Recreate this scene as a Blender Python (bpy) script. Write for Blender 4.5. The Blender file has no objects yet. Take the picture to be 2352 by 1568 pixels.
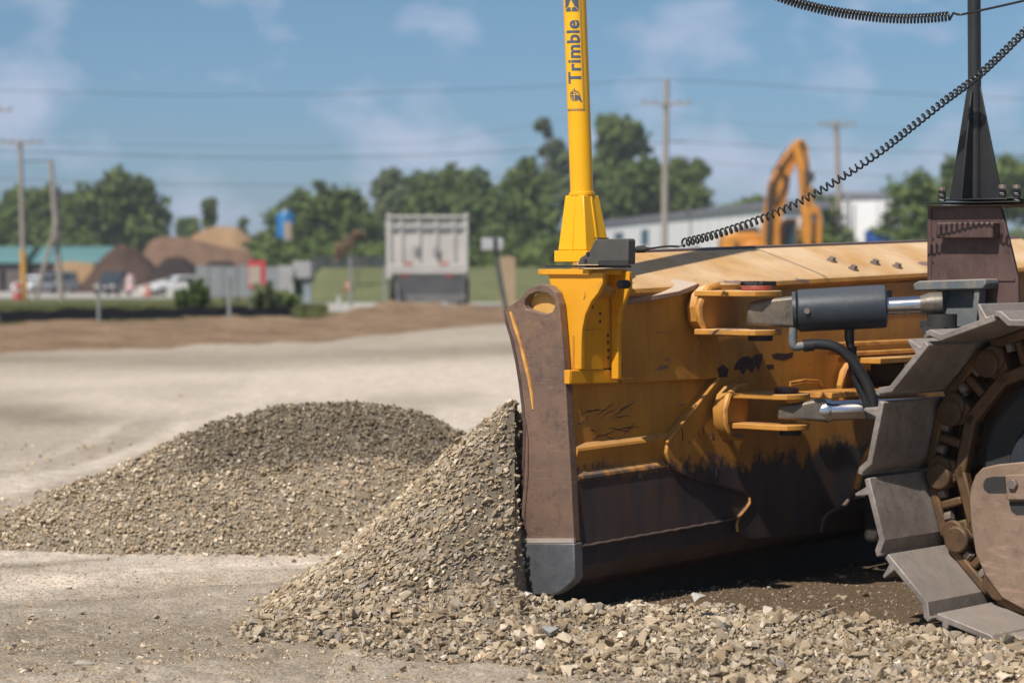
import bpy, bmesh, math, random
import numpy as np
from mathutils import Vector, Matrix

R = math.radians
rng = np.random.default_rng(7)
random.seed(7)
SC = bpy.context.scene
COL = SC.collection

# ------------------------------------------------------------------ camera, world, sun
F = 2352 * 85.0 / 36.0            # focal length in picture units (picture 2352 wide)
CAMH = 1.38
PITCH = math.atan((784 - 600) / F)
cd = bpy.data.cameras.new('camera'); cam = bpy.data.objects.new('camera', cd); COL.objects.link(cam)
cam.location = (0, 0, CAMH); cam.rotation_euler = (R(90) - PITCH, 0, 0)
cd.lens = 85; cd.sensor_width = 36; cd.clip_start = 0.1; cd.clip_end = 6000
cd.dof.use_dof = True; cd.dof.focus_distance = 9.2; cd.dof.aperture_fstop = 2.9
SC.camera = cam

SUN_EL, SUN_AZ = 48.0, 214.5
w = bpy.data.worlds.new('World'); SC.world = w; w.use_nodes = True
nt = w.node_tree; nt.nodes.clear()
def N(nt, t, **k):
    n = nt.nodes.new(t)
    for a, b in k.items():
        if a.startswith('i_'): n.inputs[a[2:].replace('_', ' ')].default_value = b
        else: setattr(n, a, b)
    return n
out = N(nt, 'ShaderNodeOutputWorld'); bg = N(nt, 'ShaderNodeBackground'); bg.inputs[1].default_value = 0.080
sky = N(nt, 'ShaderNodeTexSky', sky_type='NISHITA', sun_disc=False)
sky.sun_elevation = R(SUN_EL); sky.sun_rotation = R(SUN_AZ); sky.air_density = 1.0; sky.dust_density = 0.6; sky.ozone_density = 2.0
tc = N(nt, 'ShaderNodeTexCoord'); mp = N(nt, 'ShaderNodeMapping'); mp.inputs['Scale'].default_value = (1, 1, 1.7)
mp.inputs['Location'].default_value = (0.35, 0.1, 0.42)
n1 = N(nt, 'ShaderNodeTexNoise'); n1.inputs['Scale'].default_value = 17; n1.inputs['Detail'].default_value = 5; n1.inputs['Roughness'].default_value = .52
cr = N(nt, 'ShaderNodeValToRGB'); cr.color_ramp.elements[0].position = .48; cr.color_ramp.elements[1].position = .66
cr.color_ramp.elements[0].color = (0, 0, 0, 1); cr.color_ramp.elements[1].color = (.75, .75, .75, 1)
mx = N(nt, 'ShaderNodeMix', data_type='RGBA'); tint = N(nt, 'ShaderNodeMix', data_type='RGBA', blend_type='MULTIPLY')
tint.inputs[0].default_value = 1
sxyz = N(nt, 'ShaderNodeSeparateXYZ'); tr_ = N(nt, 'ShaderNodeValToRGB'); te = tr_.color_ramp.elements
te[0].position = 0.0; te[0].color = (.40, .63, 1.04, 1); te[1].position = .16; te[1].color = (.50, .66, .75, 1)
mx.inputs[7].default_value = (5.6, 6.3, 8.2, 1)
L = nt.links.new
L(tc.outputs['Generated'], mp.inputs[0]); L(mp.outputs[0], n1.inputs['Vector']); L(n1.outputs[0], cr.inputs[0])
L(tc.outputs['Generated'], sxyz.inputs[0]); L(sxyz.outputs[2], tr_.inputs[0]); L(tr_.outputs[0], tint.inputs[7]); L(sky.outputs[0], tint.inputs[6]); L(tint.outputs[2], mx.inputs[6]); L(cr.outputs[0], mx.inputs[0]); L(mx.outputs[2], bg.inputs[0]); L(bg.outputs[0], out.inputs[0])

sl = bpy.data.lights.new('sun', 'SUN'); so = bpy.data.objects.new('sun', sl); COL.objects.link(so)
sl.energy = 4.5; sl.angle = R(0.55); sl.color = (1.0, .93, .83)
sdir = Vector((math.sin(R(SUN_AZ)) * math.cos(R(SUN_EL)), math.cos(R(SUN_AZ)) * math.cos(R(SUN_EL)), math.sin(R(SUN_EL))))
so.rotation_euler = (-sdir).to_track_quat('-Z', 'Y').to_euler(); so.location = (0, 0, 30)
SC.view_settings.view_transform = 'Standard'; SC.view_settings.look = 'None'; SC.view_settings.gamma = 1
SC.view_settings.use_curve_mapping = False; SC.view_settings.exposure = 0.22
SC.cycles.max_bounces = 6; SC.cycles.diffuse_bounces = 3; SC.cycles.glossy_bounces = 3

# ------------------------------------------------------------------ measuring helpers
cp, sp = math.cos(PITCH), math.sin(PITCH)
def ray(x, y):
    a, b = (x - 1176) / F, (784 - y) / F
    return Vector((a, cp + b * sp, -sp + b * cp))
def P(x, y, Y):
    d = ray(x, y); return Vector((0, 0, CAMH)) + d * (Y / d.y)
LV = Vector((.667, .745, 0)).normalized(); BV = Vector((.745, -.667, 0)).normalized(); UV = Vector((0, 0, 1))
O0 = Vector((.227, 9.4, 0))
TILT = .026
def W(l, b, z): return O0 + LV * l + BV * b + UV * z
def T(l, b, z): return W(l, b, z + TILT * l)          # blade frame, rolled a little
def onb(x, y, b):
    d = ray(x, y); o = Vector((0, 0, CAMH)); p0 = O0 + BV * b
    return o + d * ((p0 - o).dot(BV) / d.dot(BV))
def onl(x, y, l):
    d = ray(x, y); o = Vector((0, 0, CAMH)); p0 = O0 + LV * l
    return o + d * ((p0 - o).dot(LV) / d.dot(LV))
TY = [0, 60, 90, 150, 185, 250, 400, 5000]; TZ = [0, 0, -.22, -1.05, -1.2, -1.4, -1.5, -1.5]
def tz(Y): return float(np.interp(Y, TY, TZ))

# ------------------------------------------------------------------ noise in numpy
def _h(ix, iy, s):
    n = (ix.astype(np.int64) * 374761393 + iy.astype(np.int64) * 668265263 + s * 1442695041) & 0xffffffff
    n = ((n ^ (n >> 13)) * 1274126177) & 0xffffffff
    return ((n ^ (n >> 16)) & 0xffff) / 65535.0
def vn(x, y, s=0):
    ix, iy = np.floor(x), np.floor(y); fx, fy = x - ix, y - iy
    fx = fx * fx * (3 - 2 * fx); fy = fy * fy * (3 - 2 * fy)
    a, b, c, d = _h(ix, iy, s), _h(ix + 1, iy, s), _h(ix, iy + 1, s), _h(ix + 1, iy + 1, s)
    return (a * (1 - fx) + b * fx) * (1 - fy) + (c * (1 - fx) + d * fx) * fy - .5
def fbm(x, y, s=0, o=4):
    r = 0; a = 1.0
    for k in range(o): r = r + a * vn(x * 2 ** k, y * 2 ** k, s + k); a *= .5
    return r

# ------------------------------------------------------------------ materials
MATS = {}
def newmat(name):
    m = bpy.data.materials.new(name); m.use_nodes = True; nt = m.node_tree
    b = nt.nodes['Principled BSDF']; return m, nt, b
def noise(nt, scale, detail=4, rough=.55, vec=None, dist=0):
    n = N(nt, 'ShaderNodeTexNoise'); n.inputs['Scale'].default_value = scale; n.inputs['Detail'].default_value = detail
    n.inputs['Roughness'].default_value = rough; n.inputs['Distortion'].default_value = dist
    if vec: nt.links.new(vec, n.inputs['Vector'])
    return n
def ramp(nt, src, p0, p1, c0=(0, 0, 0, 1), c1=(1, 1, 1, 1)):
    r = N(nt, 'ShaderNodeValToRGB'); r.color_ramp.elements[0].position = p0; r.color_ramp.elements[1].position = p1
    r.color_ramp.elements[0].color = c0; r.color_ramp.elements[1].color = c1
    nt.links.new(src, r.inputs[0]); return r
def mixc(nt, fac, a, b, mode='MIX'):
    m = N(nt, 'ShaderNodeMix', data_type='RGBA', blend_type=mode)
    for i, v in ((0, fac), (6, a), (7, b)):
        if isinstance(v, (int, float)): m.inputs[i].default_value = v
        elif isinstance(v, tuple): m.inputs[i].default_value = v if len(v) == 4 else v + (1,)
        else: nt.links.new(v, m.inputs[i])
    return m.outputs[2]
def math_(nt, op, a, b=None, clamp=False):
    m = N(nt, 'ShaderNodeMath', operation=op, use_clamp=clamp)
    for i, v in enumerate((a, b)):
        if v is None: continue
        if isinstance(v, (int, float)): m.inputs[i].default_value = v
        else: nt.links.new(v, m.inputs[i])
    return m.outputs[0]
def pos(nt, scale=(1, 1, 1), rot=(0, 0, 0)):
    g = N(nt, 'ShaderNodeTexCoord'); m = N(nt, 'ShaderNodeMapping'); m.inputs['Scale'].default_value = scale; m.inputs['Rotation'].default_value = rot
    nt.links.new(g.outputs['Object'], m.inputs[0]); return m.outputs[0]
def bump(nt, b, h, strength=.3, dist=.01):
    n = N(nt, 'ShaderNodeBump'); n.inputs['Strength'].default_value = strength; n.inputs['Distance'].default_value = dist
    nt.links.new(h, n.inputs['Height']); nt.links.new(n.outputs[0], b.inputs['Normal'])
def M(name, c1, c2=None, scale=6, rough=.6, metal=0, bs=.2, bd=.004, p0=.35, p1=.7, rough2=None, sc=(1, 1, 1), c3=None):
    if name in MATS: return MATS[name]
    m, nt, b = newmat(name)
    v = pos(nt, sc)
    n = noise(nt, scale, 7, .62, v); r = ramp(nt, n.outputs[0], p0, p1)
    c2 = c2 or tuple(x * .7 for x in c1)
    col = mixc(nt, r.outputs[0], c1, c2)
    if c3:
        n3 = noise(nt, scale * 4.3, 8, .7, v); r3 = ramp(nt, n3.outputs[0], .56, .66); col = mixc(nt, r3.outputs[0], col, c3)
    nt.links.new(col, b.inputs['Base Color'])
    b.inputs['Metallic'].default_value = metal
    if rough2 is not None:
        rr = ramp(nt, n.outputs[0], .3, .75, (rough,) * 3 + (1,), (rough2,) * 3 + (1,)); nt.links.new(rr.outputs[0], b.inputs['Roughness'])
    else: b.inputs['Roughness'].default_value = rough
    if bs: n2 = noise(nt, scale * 9, 6, .7, v); bump(nt, b, n2.outputs[0], bs, bd)
    MATS[name] = m; return m

def worn_yellow():
    m, nt, b = newmat('worn_yellow_paint')
    g = N(nt, 'ShaderNodeNewGeometry'); sx = N(nt, 'ShaderNodeSeparateXYZ'); nt.links.new(g.outputs['Position'], sx.inputs[0])
    sn = N(nt, 'ShaderNodeSeparateXYZ'); nt.links.new(g.outputs['Normal'], sn.inputs[0])
    v = pos(nt); vs = pos(nt, (3.2, 3.2, .55)); vh = pos(nt, (1.0, 1.0, 11), (R(18), R(12), 0))
    na = noise(nt, 3.0, 6, .6, v)
    yel = mixc(nt, ramp(nt, na.outputs[0], .35, .7).outputs[0], (.56, .265, .045), (.43, .185, .032))
    # large patches of paint rubbed off, more of them towards the bottom of the blade
    nb = noise(nt, 1.5, 7, .6, vs, .4); nc = noise(nt, 5.5, 9, .68, v)
    zf = math_(nt, 'MULTIPLY', math_(nt, 'SUBTRACT', .62, sx.outputs[2]), 2.4)
    nh = noise(nt, 40, 4, .7, v); wv = math_(nt, 'ADD', math_(nt, 'ADD', math_(nt, 'MULTIPLY', nb.outputs[0], .65), math_(nt, 'MULTIPLY', math_(nt, 'SUBTRACT', nh.outputs[0], .3), .35)), math_(nt, 'ADD', zf, math_(nt, 'MULTIPLY', nc.outputs[0], .45)))
    wear = ramp(nt, wv, .71, .84).outputs[0]
    steel = mixc(nt, nc.outputs[0], (.020, .017, .021), (.088, .070, .075))
    # scratches and scuffs
    ns = noise(nt, 5.0, 9, .75, vh, 1.2); sc = ramp(nt, ns.outputs[0], .625, .65).outputs[0]
    ch = noise(nt, 11, 8, .75, v); chip = ramp(nt, ch.outputs[0], .66, .69).outputs[0]
    c = mixc(nt, math_(nt, 'MULTIPLY', sc, .55), yel, (.09, .05, .03))
    c = mixc(nt, chip, c, (.10, .055, .05))
    c = mixc(nt, wear, c, steel)
    # grime film and rust drips
    gr = noise(nt, 2.2, 8, .7, pos(nt, (4, 4, .8))); c = mixc(nt, math_(nt, 'MULTIPLY', ramp(nt, gr.outputs[0], .42, .75).outputs[0], .55), c, (.17, .085, .03))
    # dry dust on what faces up; its cream also stands in for sun gloss
    du = math_(nt, 'MULTIPLY', ramp(nt, sn.outputs[2], .45, .9).outputs[0], math_(nt, 'MULTIPLY', ramp(nt, na.outputs[0], .2, .62).outputs[0], ramp(nt, math_(nt, 'SUBTRACT', sx.outputs[2], .6), .1, .6, (.25, .25, .25, 1)).outputs[0]))
    c = mixc(nt, math_(nt, 'MULTIPLY', du, .85), c, (.80, .58, .35))
    # strokes where the top has been scraped bare
    n5 = noise(nt, 1.6, 6, .6, pos(nt, (1.6, 1.6, 9), (0, 0, R(8)))); c = mixc(nt, math_(nt, 'MULTIPLY', ramp(nt, n5.outputs[0], .66, .68).outputs[0], .75), c, (.13, .10, .12))
    nt.links.new(c, b.inputs['Base Color'])
    rr = N(nt, 'ShaderNodeMapRange'); nt.links.new(nc.outputs[0], rr.inputs[0]); rr.inputs[3].default_value = .38; rr.inputs[4].default_value = .7
    nt.links.new(rr.outputs[0], b.inputs['Roughness']); b.inputs['Specular IOR Level'].default_value = .35
    bump(nt, b, nc.outputs[0], .25, .006); MATS[m.name] = m; return m
WY = worn_yellow()

def rusty(name, a, b2, c3, dustc=(.34, .28, .22), dust=.5, metal=.35, rough=.5, streak=(8, 8, 1)):
    m, nt, b = newmat(name)
    g = N(nt, 'ShaderNodeNewGeometry'); sn = N(nt, 'ShaderNodeSeparateXYZ'); nt.links.new(g.outputs['Normal'], sn.inputs[0])
    v = pos(nt); n1 = noise(nt, 4, 9, .7, v); n2 = noise(nt, 22, 8, .75, v); n3 = noise(nt, 5, 8, .7, pos(nt, streak, (0, R(10), 0)))
    c = mixc(nt, ramp(nt, n1.outputs[0], .35, .68).outputs[0], a, b2)
    c = mixc(nt, math_(nt, 'MULTIPLY', ramp(nt, n2.outputs[0], .5, .68).outputs[0], .7), c, c3)
    c = mixc(nt, math_(nt, 'MULTIPLY', ramp(nt, n3.outputs[0], .56, .64).outputs[0], .45), c, tuple(min(1, x * 2.0) for x in a))
    n4 = noise(nt, 9, 6, .8, pos(nt, tuple(q * 1.6 for q in streak), (R(20), R(-14), 0)), .6); c = mixc(nt, math_(nt, 'MULTIPLY', ramp(nt, n4.outputs[0], .64, .67).outputs[0], .6), c, tuple(min(1, x * 3.2) for x in a))
    du = math_(nt, 'MULTIPLY', ramp(nt, sn.outputs[2], .3, .9).outputs[0], dust)
    c = mixc(nt, du, c, dustc)
    nt.links.new(c, b.inputs['Base Color']); b.inputs['Metallic'].default_value = metal
    rr = N(nt, 'ShaderNodeMapRange'); nt.links.new(n1.outputs[0], rr.inputs[0]); rr.inputs[3].default_value = rough - .12; rr.inputs[4].default_value = rough + .2
    nt.links.new(rr.outputs[0], b.inputs['Roughness'])
    bump(nt, b, n2.outputs[0], .35, .004); MATS[name] = m; return m
RUST = rusty('rusty_end_plate', (.15, .10, .08), (.25, .15, .095), (.075, .052, .05), metal=.25, rough=.45, streak=(2, 2, 26))
CUT = rusty('bare_scratched_steel', (.13, .135, .15), (.20, .20, .21), (.09, .085, .09), metal=.55, rough=.42, streak=(1, 1, 14))
SHOE = rusty('track_shoe_steel', (.145, .125, .11), (.30, .262, .235), (.11, .088, .072), (.42, .36, .32), .55, .2, .5)
LINK = rusty('track_link_rust', (.07, .042, .024), (.15, .08, .033), (.04, .03, .025), (.2, .14, .08), .5, .3, .55)
FRAME = rusty('track_frame_dirt', (.20, .135, .095), (.27, .19, .14), (.12, .08, .06), (.38, .3, .22), .5, .1, .65, (1, 1, 7))
NOSE = rusty('brown_steel_plate', (.085, .05, .045), (.13, .08, .07), (.05, .034, .032), (.3, .24, .2), .6, .3, .5)
SLATE = rusty('dusty_blue_grey_steel', (.10, .12, .135), (.16, .17, .175), (.30, .24, .17), (.42, .34, .25), .6, .2, .6)
CYL = rusty('blue_black_cylinder_paint', (.022, .03, .042), (.03, .038, .05), (.05, .055, .06), (.14, .15, .16), .45, .1, .42, (2, 2, 2))
EYE = rusty('greasy_cylinder_eye', (.09, .085, .08), (.22, .17, .12), (.02, .02, .02), (.3, .26, .2), .5, .4, .42)
CHROME = M('chrome_rod', (.62, .62, .64), (.42, .36, .34), 9, .16, 1, .05, .001, .45, .75, .35)
MASTY = M('fresh_yellow_paint', (.82, .42, .003), (.78, .38, .004), 2.5, .33, 0, .03, .001)
BRKY = M('bracket_yellow_paint', (.72, .33, .012), (.62, .27, .012), 3, .42, 0, .08, .002, c3=(.55, .24, .02))
BLACK = M('black_paint', (.018, .019, .021), (.03, .03, .032), 8, .42, .1, .15, .002)
BLACKD = M('black_dull', (.02, .02, .021), (.035, .033, .031), 8, .7, 0, .2, .003)
BOXG = M('weathered_dark_grey_plastic', (.06, .058, .054), (.085, .08, .073), 7, .55, 0, .2, .002, c3=(.045, .043, .04))
RUBBER = M('rubber', (.014, .015, .017), (.028, .028, .03), 10, .42, 0, .1, .002)
CABLE = M('cable_jacket', (.022, .022, .022), (.03, .03, .03), 10, .22, 0, 0)
INK = M('print_navy', (.06, .085, .13), (.075, .10, .14), 5, .4, 0, 0)
REDP = M('red_paint', (.38, .06, .035), (.2, .06, .04), 14, .5, 0, .1)
BOLT = rusty('bolt_steel', (.16, .13, .12), (.26, .21, .18), (.08, .06, .05), metal=.4)
WELD = M('bright_yellow_edge', (.66, .33, .07), (.40, .17, .04), 14, .5, 0, .6, .004, .4, .62)
DARKU = M('underside_dark', (.03, .026, .023), (.05, .042, .035), 5, .8, 0, .4, .01)

# ------------------------------------------------------------------ mesh builder
WLOC = {}
class MB:
    def __init__(s): s.v = []; s.f = []
    def add(s, vs, fs):
        n = len(s.v); s.v += [Vector(v) for v in vs]; s.f += [tuple(n + i for i in f) for f in fs]; return s
    def prism(s, pts, vec):
        pts = [Vector(p) for p in pts]; n = len(pts); vec = Vector(vec)
        nrm = Vector((0, 0, 0))
        for i in range(n): nrm += pts[i].cross(pts[(i + 1) % n])
        if nrm.dot(vec) > 0: pts = pts[::-1]
        vs = pts + [p + vec for p in pts]
        fs = [tuple(range(n)), tuple(range(2 * n - 1, n - 1, -1))] + [(i, i + n, (i + 1) % n + n, (i + 1) % n)[::1] for i in range(n)]
        return s.add(vs, fs)
    def box(s, c, ax, ay, az):
        c, ax, ay, az = map(Vector, (c, ax, ay, az))
        return s.prism([c - ax - ay - az, c + ax - ay - az, c + ax + ay - az, c - ax + ay - az], az * 2)
    def bx(s, x0, x1, y0, y1, z0, z1):
        return s.box(((x0 + x1) / 2, (y0 + y1) / 2, (z0 + z1) / 2), ((x1 - x0) / 2, 0, 0), (0, (y1 - y0) / 2, 0), (0, 0, (z1 - z0) / 2))
    def wbox(s, l0, l1, b0, b1, z0, z1, fn=None):
        fn = fn or W
        return s.prism([fn(l0, b0, z0), fn(l1, b0, z0), fn(l1, b1, z0), fn(l0, b1, z0)], (0, 0, z1 - z0))
    def tube(s, path, r, n=10, cap=True):
        path = [Vector(p) for p in path]; k = len(path)
        rs = r if isinstance(r, (list, tuple)) else [r] * k
        t0 = (path[1] - path[0]).normalized(); up = Vector((0, 0, 1)) if abs(t0.z) < .9 else Vector((1, 0, 0))
        u = t0.cross(up).normalized(); base = len(s.v)
        for i, p in enumerate(path):
            t = (path[min(i + 1, k - 1)] - path[max(i - 1, 0)]).normalized()
            u = (u - t * u.dot(t)).normalized(); w_ = t.cross(u)
            for j in range(n):
                a = 2 * math.pi * j / n; s.v.append(p + (u * math.cos(a) + w_ * math.sin(a)) * rs[i])
        for i in range(k - 1):
            for j in range(n):
                a, b = base + i * n + j, base + i * n + (j + 1) % n; s.f.append((a, b, b + n, a + n))
        if cap:
            s.f.append(tuple(base + j for j in range(n))[::-1]); s.f.append(tuple(base + (k - 1) * n + j for j in range(n)))
        return s
    def build(s, name, mat, parent=None, bevel=0, smooth=True, angle=35, seg=2):
        me = bpy.data.meshes.new(name); off = WLOC.get(parent.name, Vector((0, 0, 0))) if parent else Vector((0, 0, 0))
        if parent is None and s.v:
            xs = [v.x for v in s.v]; ys = [v.y for v in s.v]; zs = [v.z for v in s.v]
            off = Vector(((min(xs) + max(xs)) / 2, (min(ys) + max(ys)) / 2, min(zs)))
        me.from_pydata([tuple(v - off) for v in s.v], [], s.f); me.materials.append(mat)
        bm = bmesh.new(); bm.from_mesh(me); bmesh.ops.recalc_face_normals(bm, faces=bm.faces); bm.to_mesh(me); bm.free()
        o = bpy.data.objects.new(name, me); COL.objects.link(o)
        if parent: o.parent = parent
        else: o.location = off
        WLOC[o.name] = off
        if bevel:
            b = o.modifiers.new('bevel', 'BEVEL'); b.width = bevel; b.segments = seg; b.limit_method = 'ANGLE'; b.angle_limit = R(40); b.harden_normals = False
        if smooth: me.shade_smooth(); me.set_sharp_from_angle(angle=R(angle))
        else: me.shade_flat()
        return o
def tag(o, label=None, cat=None, group=None, kind=None):
    if label: o['label'] = label
    if cat: o['category'] = cat
    if group: o['group'] = group
    if kind: o['kind'] = kind
    return o
def empty(name, loc, label, cat, group=None):
    o = bpy.data.objects.new(name, None); COL.objects.link(o); o.location = loc; WLOC[o.name] = Vector(loc); o.empty_display_size = .2
    return tag(o, label, cat, group)
def npmesh(name, V, Fc, mat, off=(0, 0, 0), col=None, nper=3, smooth=False):
    me = bpy.data.meshes.new(name); V = np.asarray(V, dtype=np.float32) - np.asarray(off, dtype=np.float32); Fc = np.asarray(Fc, dtype=np.int32)
    me.vertices.add(len(V)); me.vertices.foreach_set('co', V.ravel())
    me.loops.add(Fc.size); me.loops.foreach_set('vertex_index', Fc.ravel())
    me.polygons.add(len(Fc)); me.polygons.foreach_set('loop_start', np.arange(len(Fc), dtype=np.int32) * Fc.shape[1])
    me.polygons.foreach_set('loop_total', np.full(len(Fc), Fc.shape[1], dtype=np.int32))
    if col is not None:
        a = me.color_attributes.new('tone', 'FLOAT_COLOR', 'POINT'); c = np.ones((len(V), 4), dtype=np.float32); c[:, :3] = col; a.data.foreach_set('color', c.ravel())
    me.update(); me.validate(); me.materials.append(mat)
    me.shade_smooth() if smooth else me.shade_flat()
    o = bpy.data.objects.new(name, me); COL.objects.link(o); o.location = off; WLOC[o.name] = Vector(off); return o
def gridfaces(nx, ny):
    i = np.arange(nx - 1); j = np.arange(ny - 1); I, J = np.meshgrid(i, j); a = (J * nx + I).ravel()
    return np.stack([a, a + 1, a + 1 + nx, a + nx], 1)

# ------------------------------------------------------------------ GROUND
def windrow(X, Y):
    # low ridge of loose stone in the foreground, running off to the right
    cr = np.interp(X, [-1.2, -.7, -.2, .2, .8, 1.5, 2.2, 4], [8.95, 8.92, 9.0, 9.02, 8.98, 8.70, 8.45, 8.1])
    hh = np.interp(X, [-1.1, -.8, -.45, -.15, .05, .2, .5, .9, 1.2, 1.5, 1.8, 4], [0, .03, .10, .165, .125, .095, .105, .095, .078, .045, .03, .035])
    fr = np.interp(X, [-1.2, -.6, -.1, .4, .9, 2, 4], [.18, .42, .75, 1.15, 1.4, 1.5, 1.5])
    d = np.where(Y < cr, (cr - Y) / fr, (Y - cr) / .38)
    h = hh * np.clip(1 - d ** 1.5, 0, 1)
    h = h * (1 + .35 * fbm(X * 3.1, Y * 3.1, 5)) + .02 * fbm(X * 9, Y * 9, 8) * (h > .01)
    return np.where(d < 1, np.maximum(h, 0), 0)
def bladepile(X, Y):
    l = (X - .227) * LV.x + (Y - 9.4) * LV.y; b = (X - .227) * BV.x + (Y - 9.4) * BV.y
    bc = -.34
    lc = np.clip(l, .02, 3.6); d = np.sqrt((l - lc) ** 2 + (b - bc) ** 2)
    ax_, ay_ = .227 + LV.x * .02 + BV.x * bc, 9.4 + LV.y * .02 + BV.y * bc
    dn = np.sqrt((X - ax_) ** 2 + (1.42 * (Y - ay_)) ** 2); d = np.where((Y < ay_) & (l < .3), np.maximum(d, dn), d)
    h = .84 - .93 * d - np.clip(b - bc - .03, 0, 9) * 1.6 + .045 * np.exp(-((d - .86) / .18) ** 2) + .05 * np.exp(-((d - 1.0) / .12) ** 2) * np.clip(-X, 0, 1)
    h = h - 9.0 * np.clip(b - bc - .05, 0, 9) * (l > -.02)
    h = h - 7.0 * np.clip(X - .015, 0, 9) * (Y < ay_ + .15)
    h = h * (1 + .10 * fbm(X * 3, Y * 3, 31)) + .025 * fbm(X * 8, Y * 8, 33)
    soft = .10 * np.exp(-np.clip(d, 0, 9) * .6)
    return np.maximum(h, 0)
SILX = np.array([-150, 0, 200, 330, 440, 520, 600, 700, 800, 900, 1000, 1110, 1230, 1400]); SILY = np.array([1262, 1190, 1105, 1045, 998, 958, 936, 919, 913, 930, 963, 1025, 1120, 1262])
def midpile(X, Y):
    xp = 1176 + X / Y * F
    yc = np.interp(xp, SILX, SILY); cy = np.interp(xp, [-150, 0, 300, 600, 1400], [11.75, 11.85, 12.2, 12.8, 12.9])
    cz = CAMH - (yc - 600) / F * cy
    cz = np.maximum(cz, 0); fr = np.interp(xp, [-150, 0, 100, 250, 500, 900, 1400], [11.7, 11.5, 11.42, 11.38, 11.36, 11.42, 11.6])
    t = (Y - fr) / (cy - fr)
    s = np.interp(t, [0, .12, .42, .56, .8, 1.0], [0, .16, .58, .66, .9, 1.0])
    back = 1 - (Y - cy) / np.maximum(cz, .05) * .75
    h = cz * np.where(t < 1, s, np.clip(back, 0, 1)); h = np.where(t < 0, 0, h)
    return np.maximum(h * (1 + .04 * fbm(X * 4, Y * 4, 11)) + .015 * fbm(X * 10, Y * 10, 14) * (h > .01), 0)

xs = np.concatenate([-np.geomspace(1000, 3.4, 46), np.arange(-3.3, 4.6, .022), np.geomspace(4.7, 1000, 46)])
ys = np.concatenate([np.linspace(-40, 6, 12), np.arange(6.6, 14, .022), 14 * 1.0195 ** np.arange(1, 221)])
GX, GY = np.meshgrid(xs, ys)
GZ = np.interp(GY, TY, TZ)
near = np.clip((40 - GY) / 20, 0, 1) * (GY > 5)
fg_ = np.clip((9.9 - GY) / .8, 0, 1)
rel = .028 * fbm(GX * .9, GY * .9, 3) + .016 * fbm(GX * 4, GY * 4, 4) + (.007 + .010 * fg_) * fbm(GX * 19, GY * 19, 6, 3) + .018 * fg_ * np.abs(fbm(GX * 9, GY * 9, 66, 3))
# wheel and track ruts, curving away to the left
ru = GY - (10.75 + .16 * (GX + 1.2) ** 2 * .6 + .12 * GX)
rel += .022 * np.exp(-(ru / .10) ** 2) - .02 * np.exp(-((ru + .22) / .12) ** 2) + .016 * np.exp(-((ru + .45) / .08) ** 2)
ru2 = GY - (17.5 + 1.4 * GX + .2 * GX ** 2)
rel += .05 * np.exp(-(ru2 / .5) ** 2) + .04 * np.exp(-((ru2 - 5) / .7) ** 2)
under = np.clip((GX - .6) / .4, 0, 1) * np.clip((GY - 9.0) / .2, 0, 1)
GZ = GZ + rel * near * (1 - .3 * under) - .004

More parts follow.
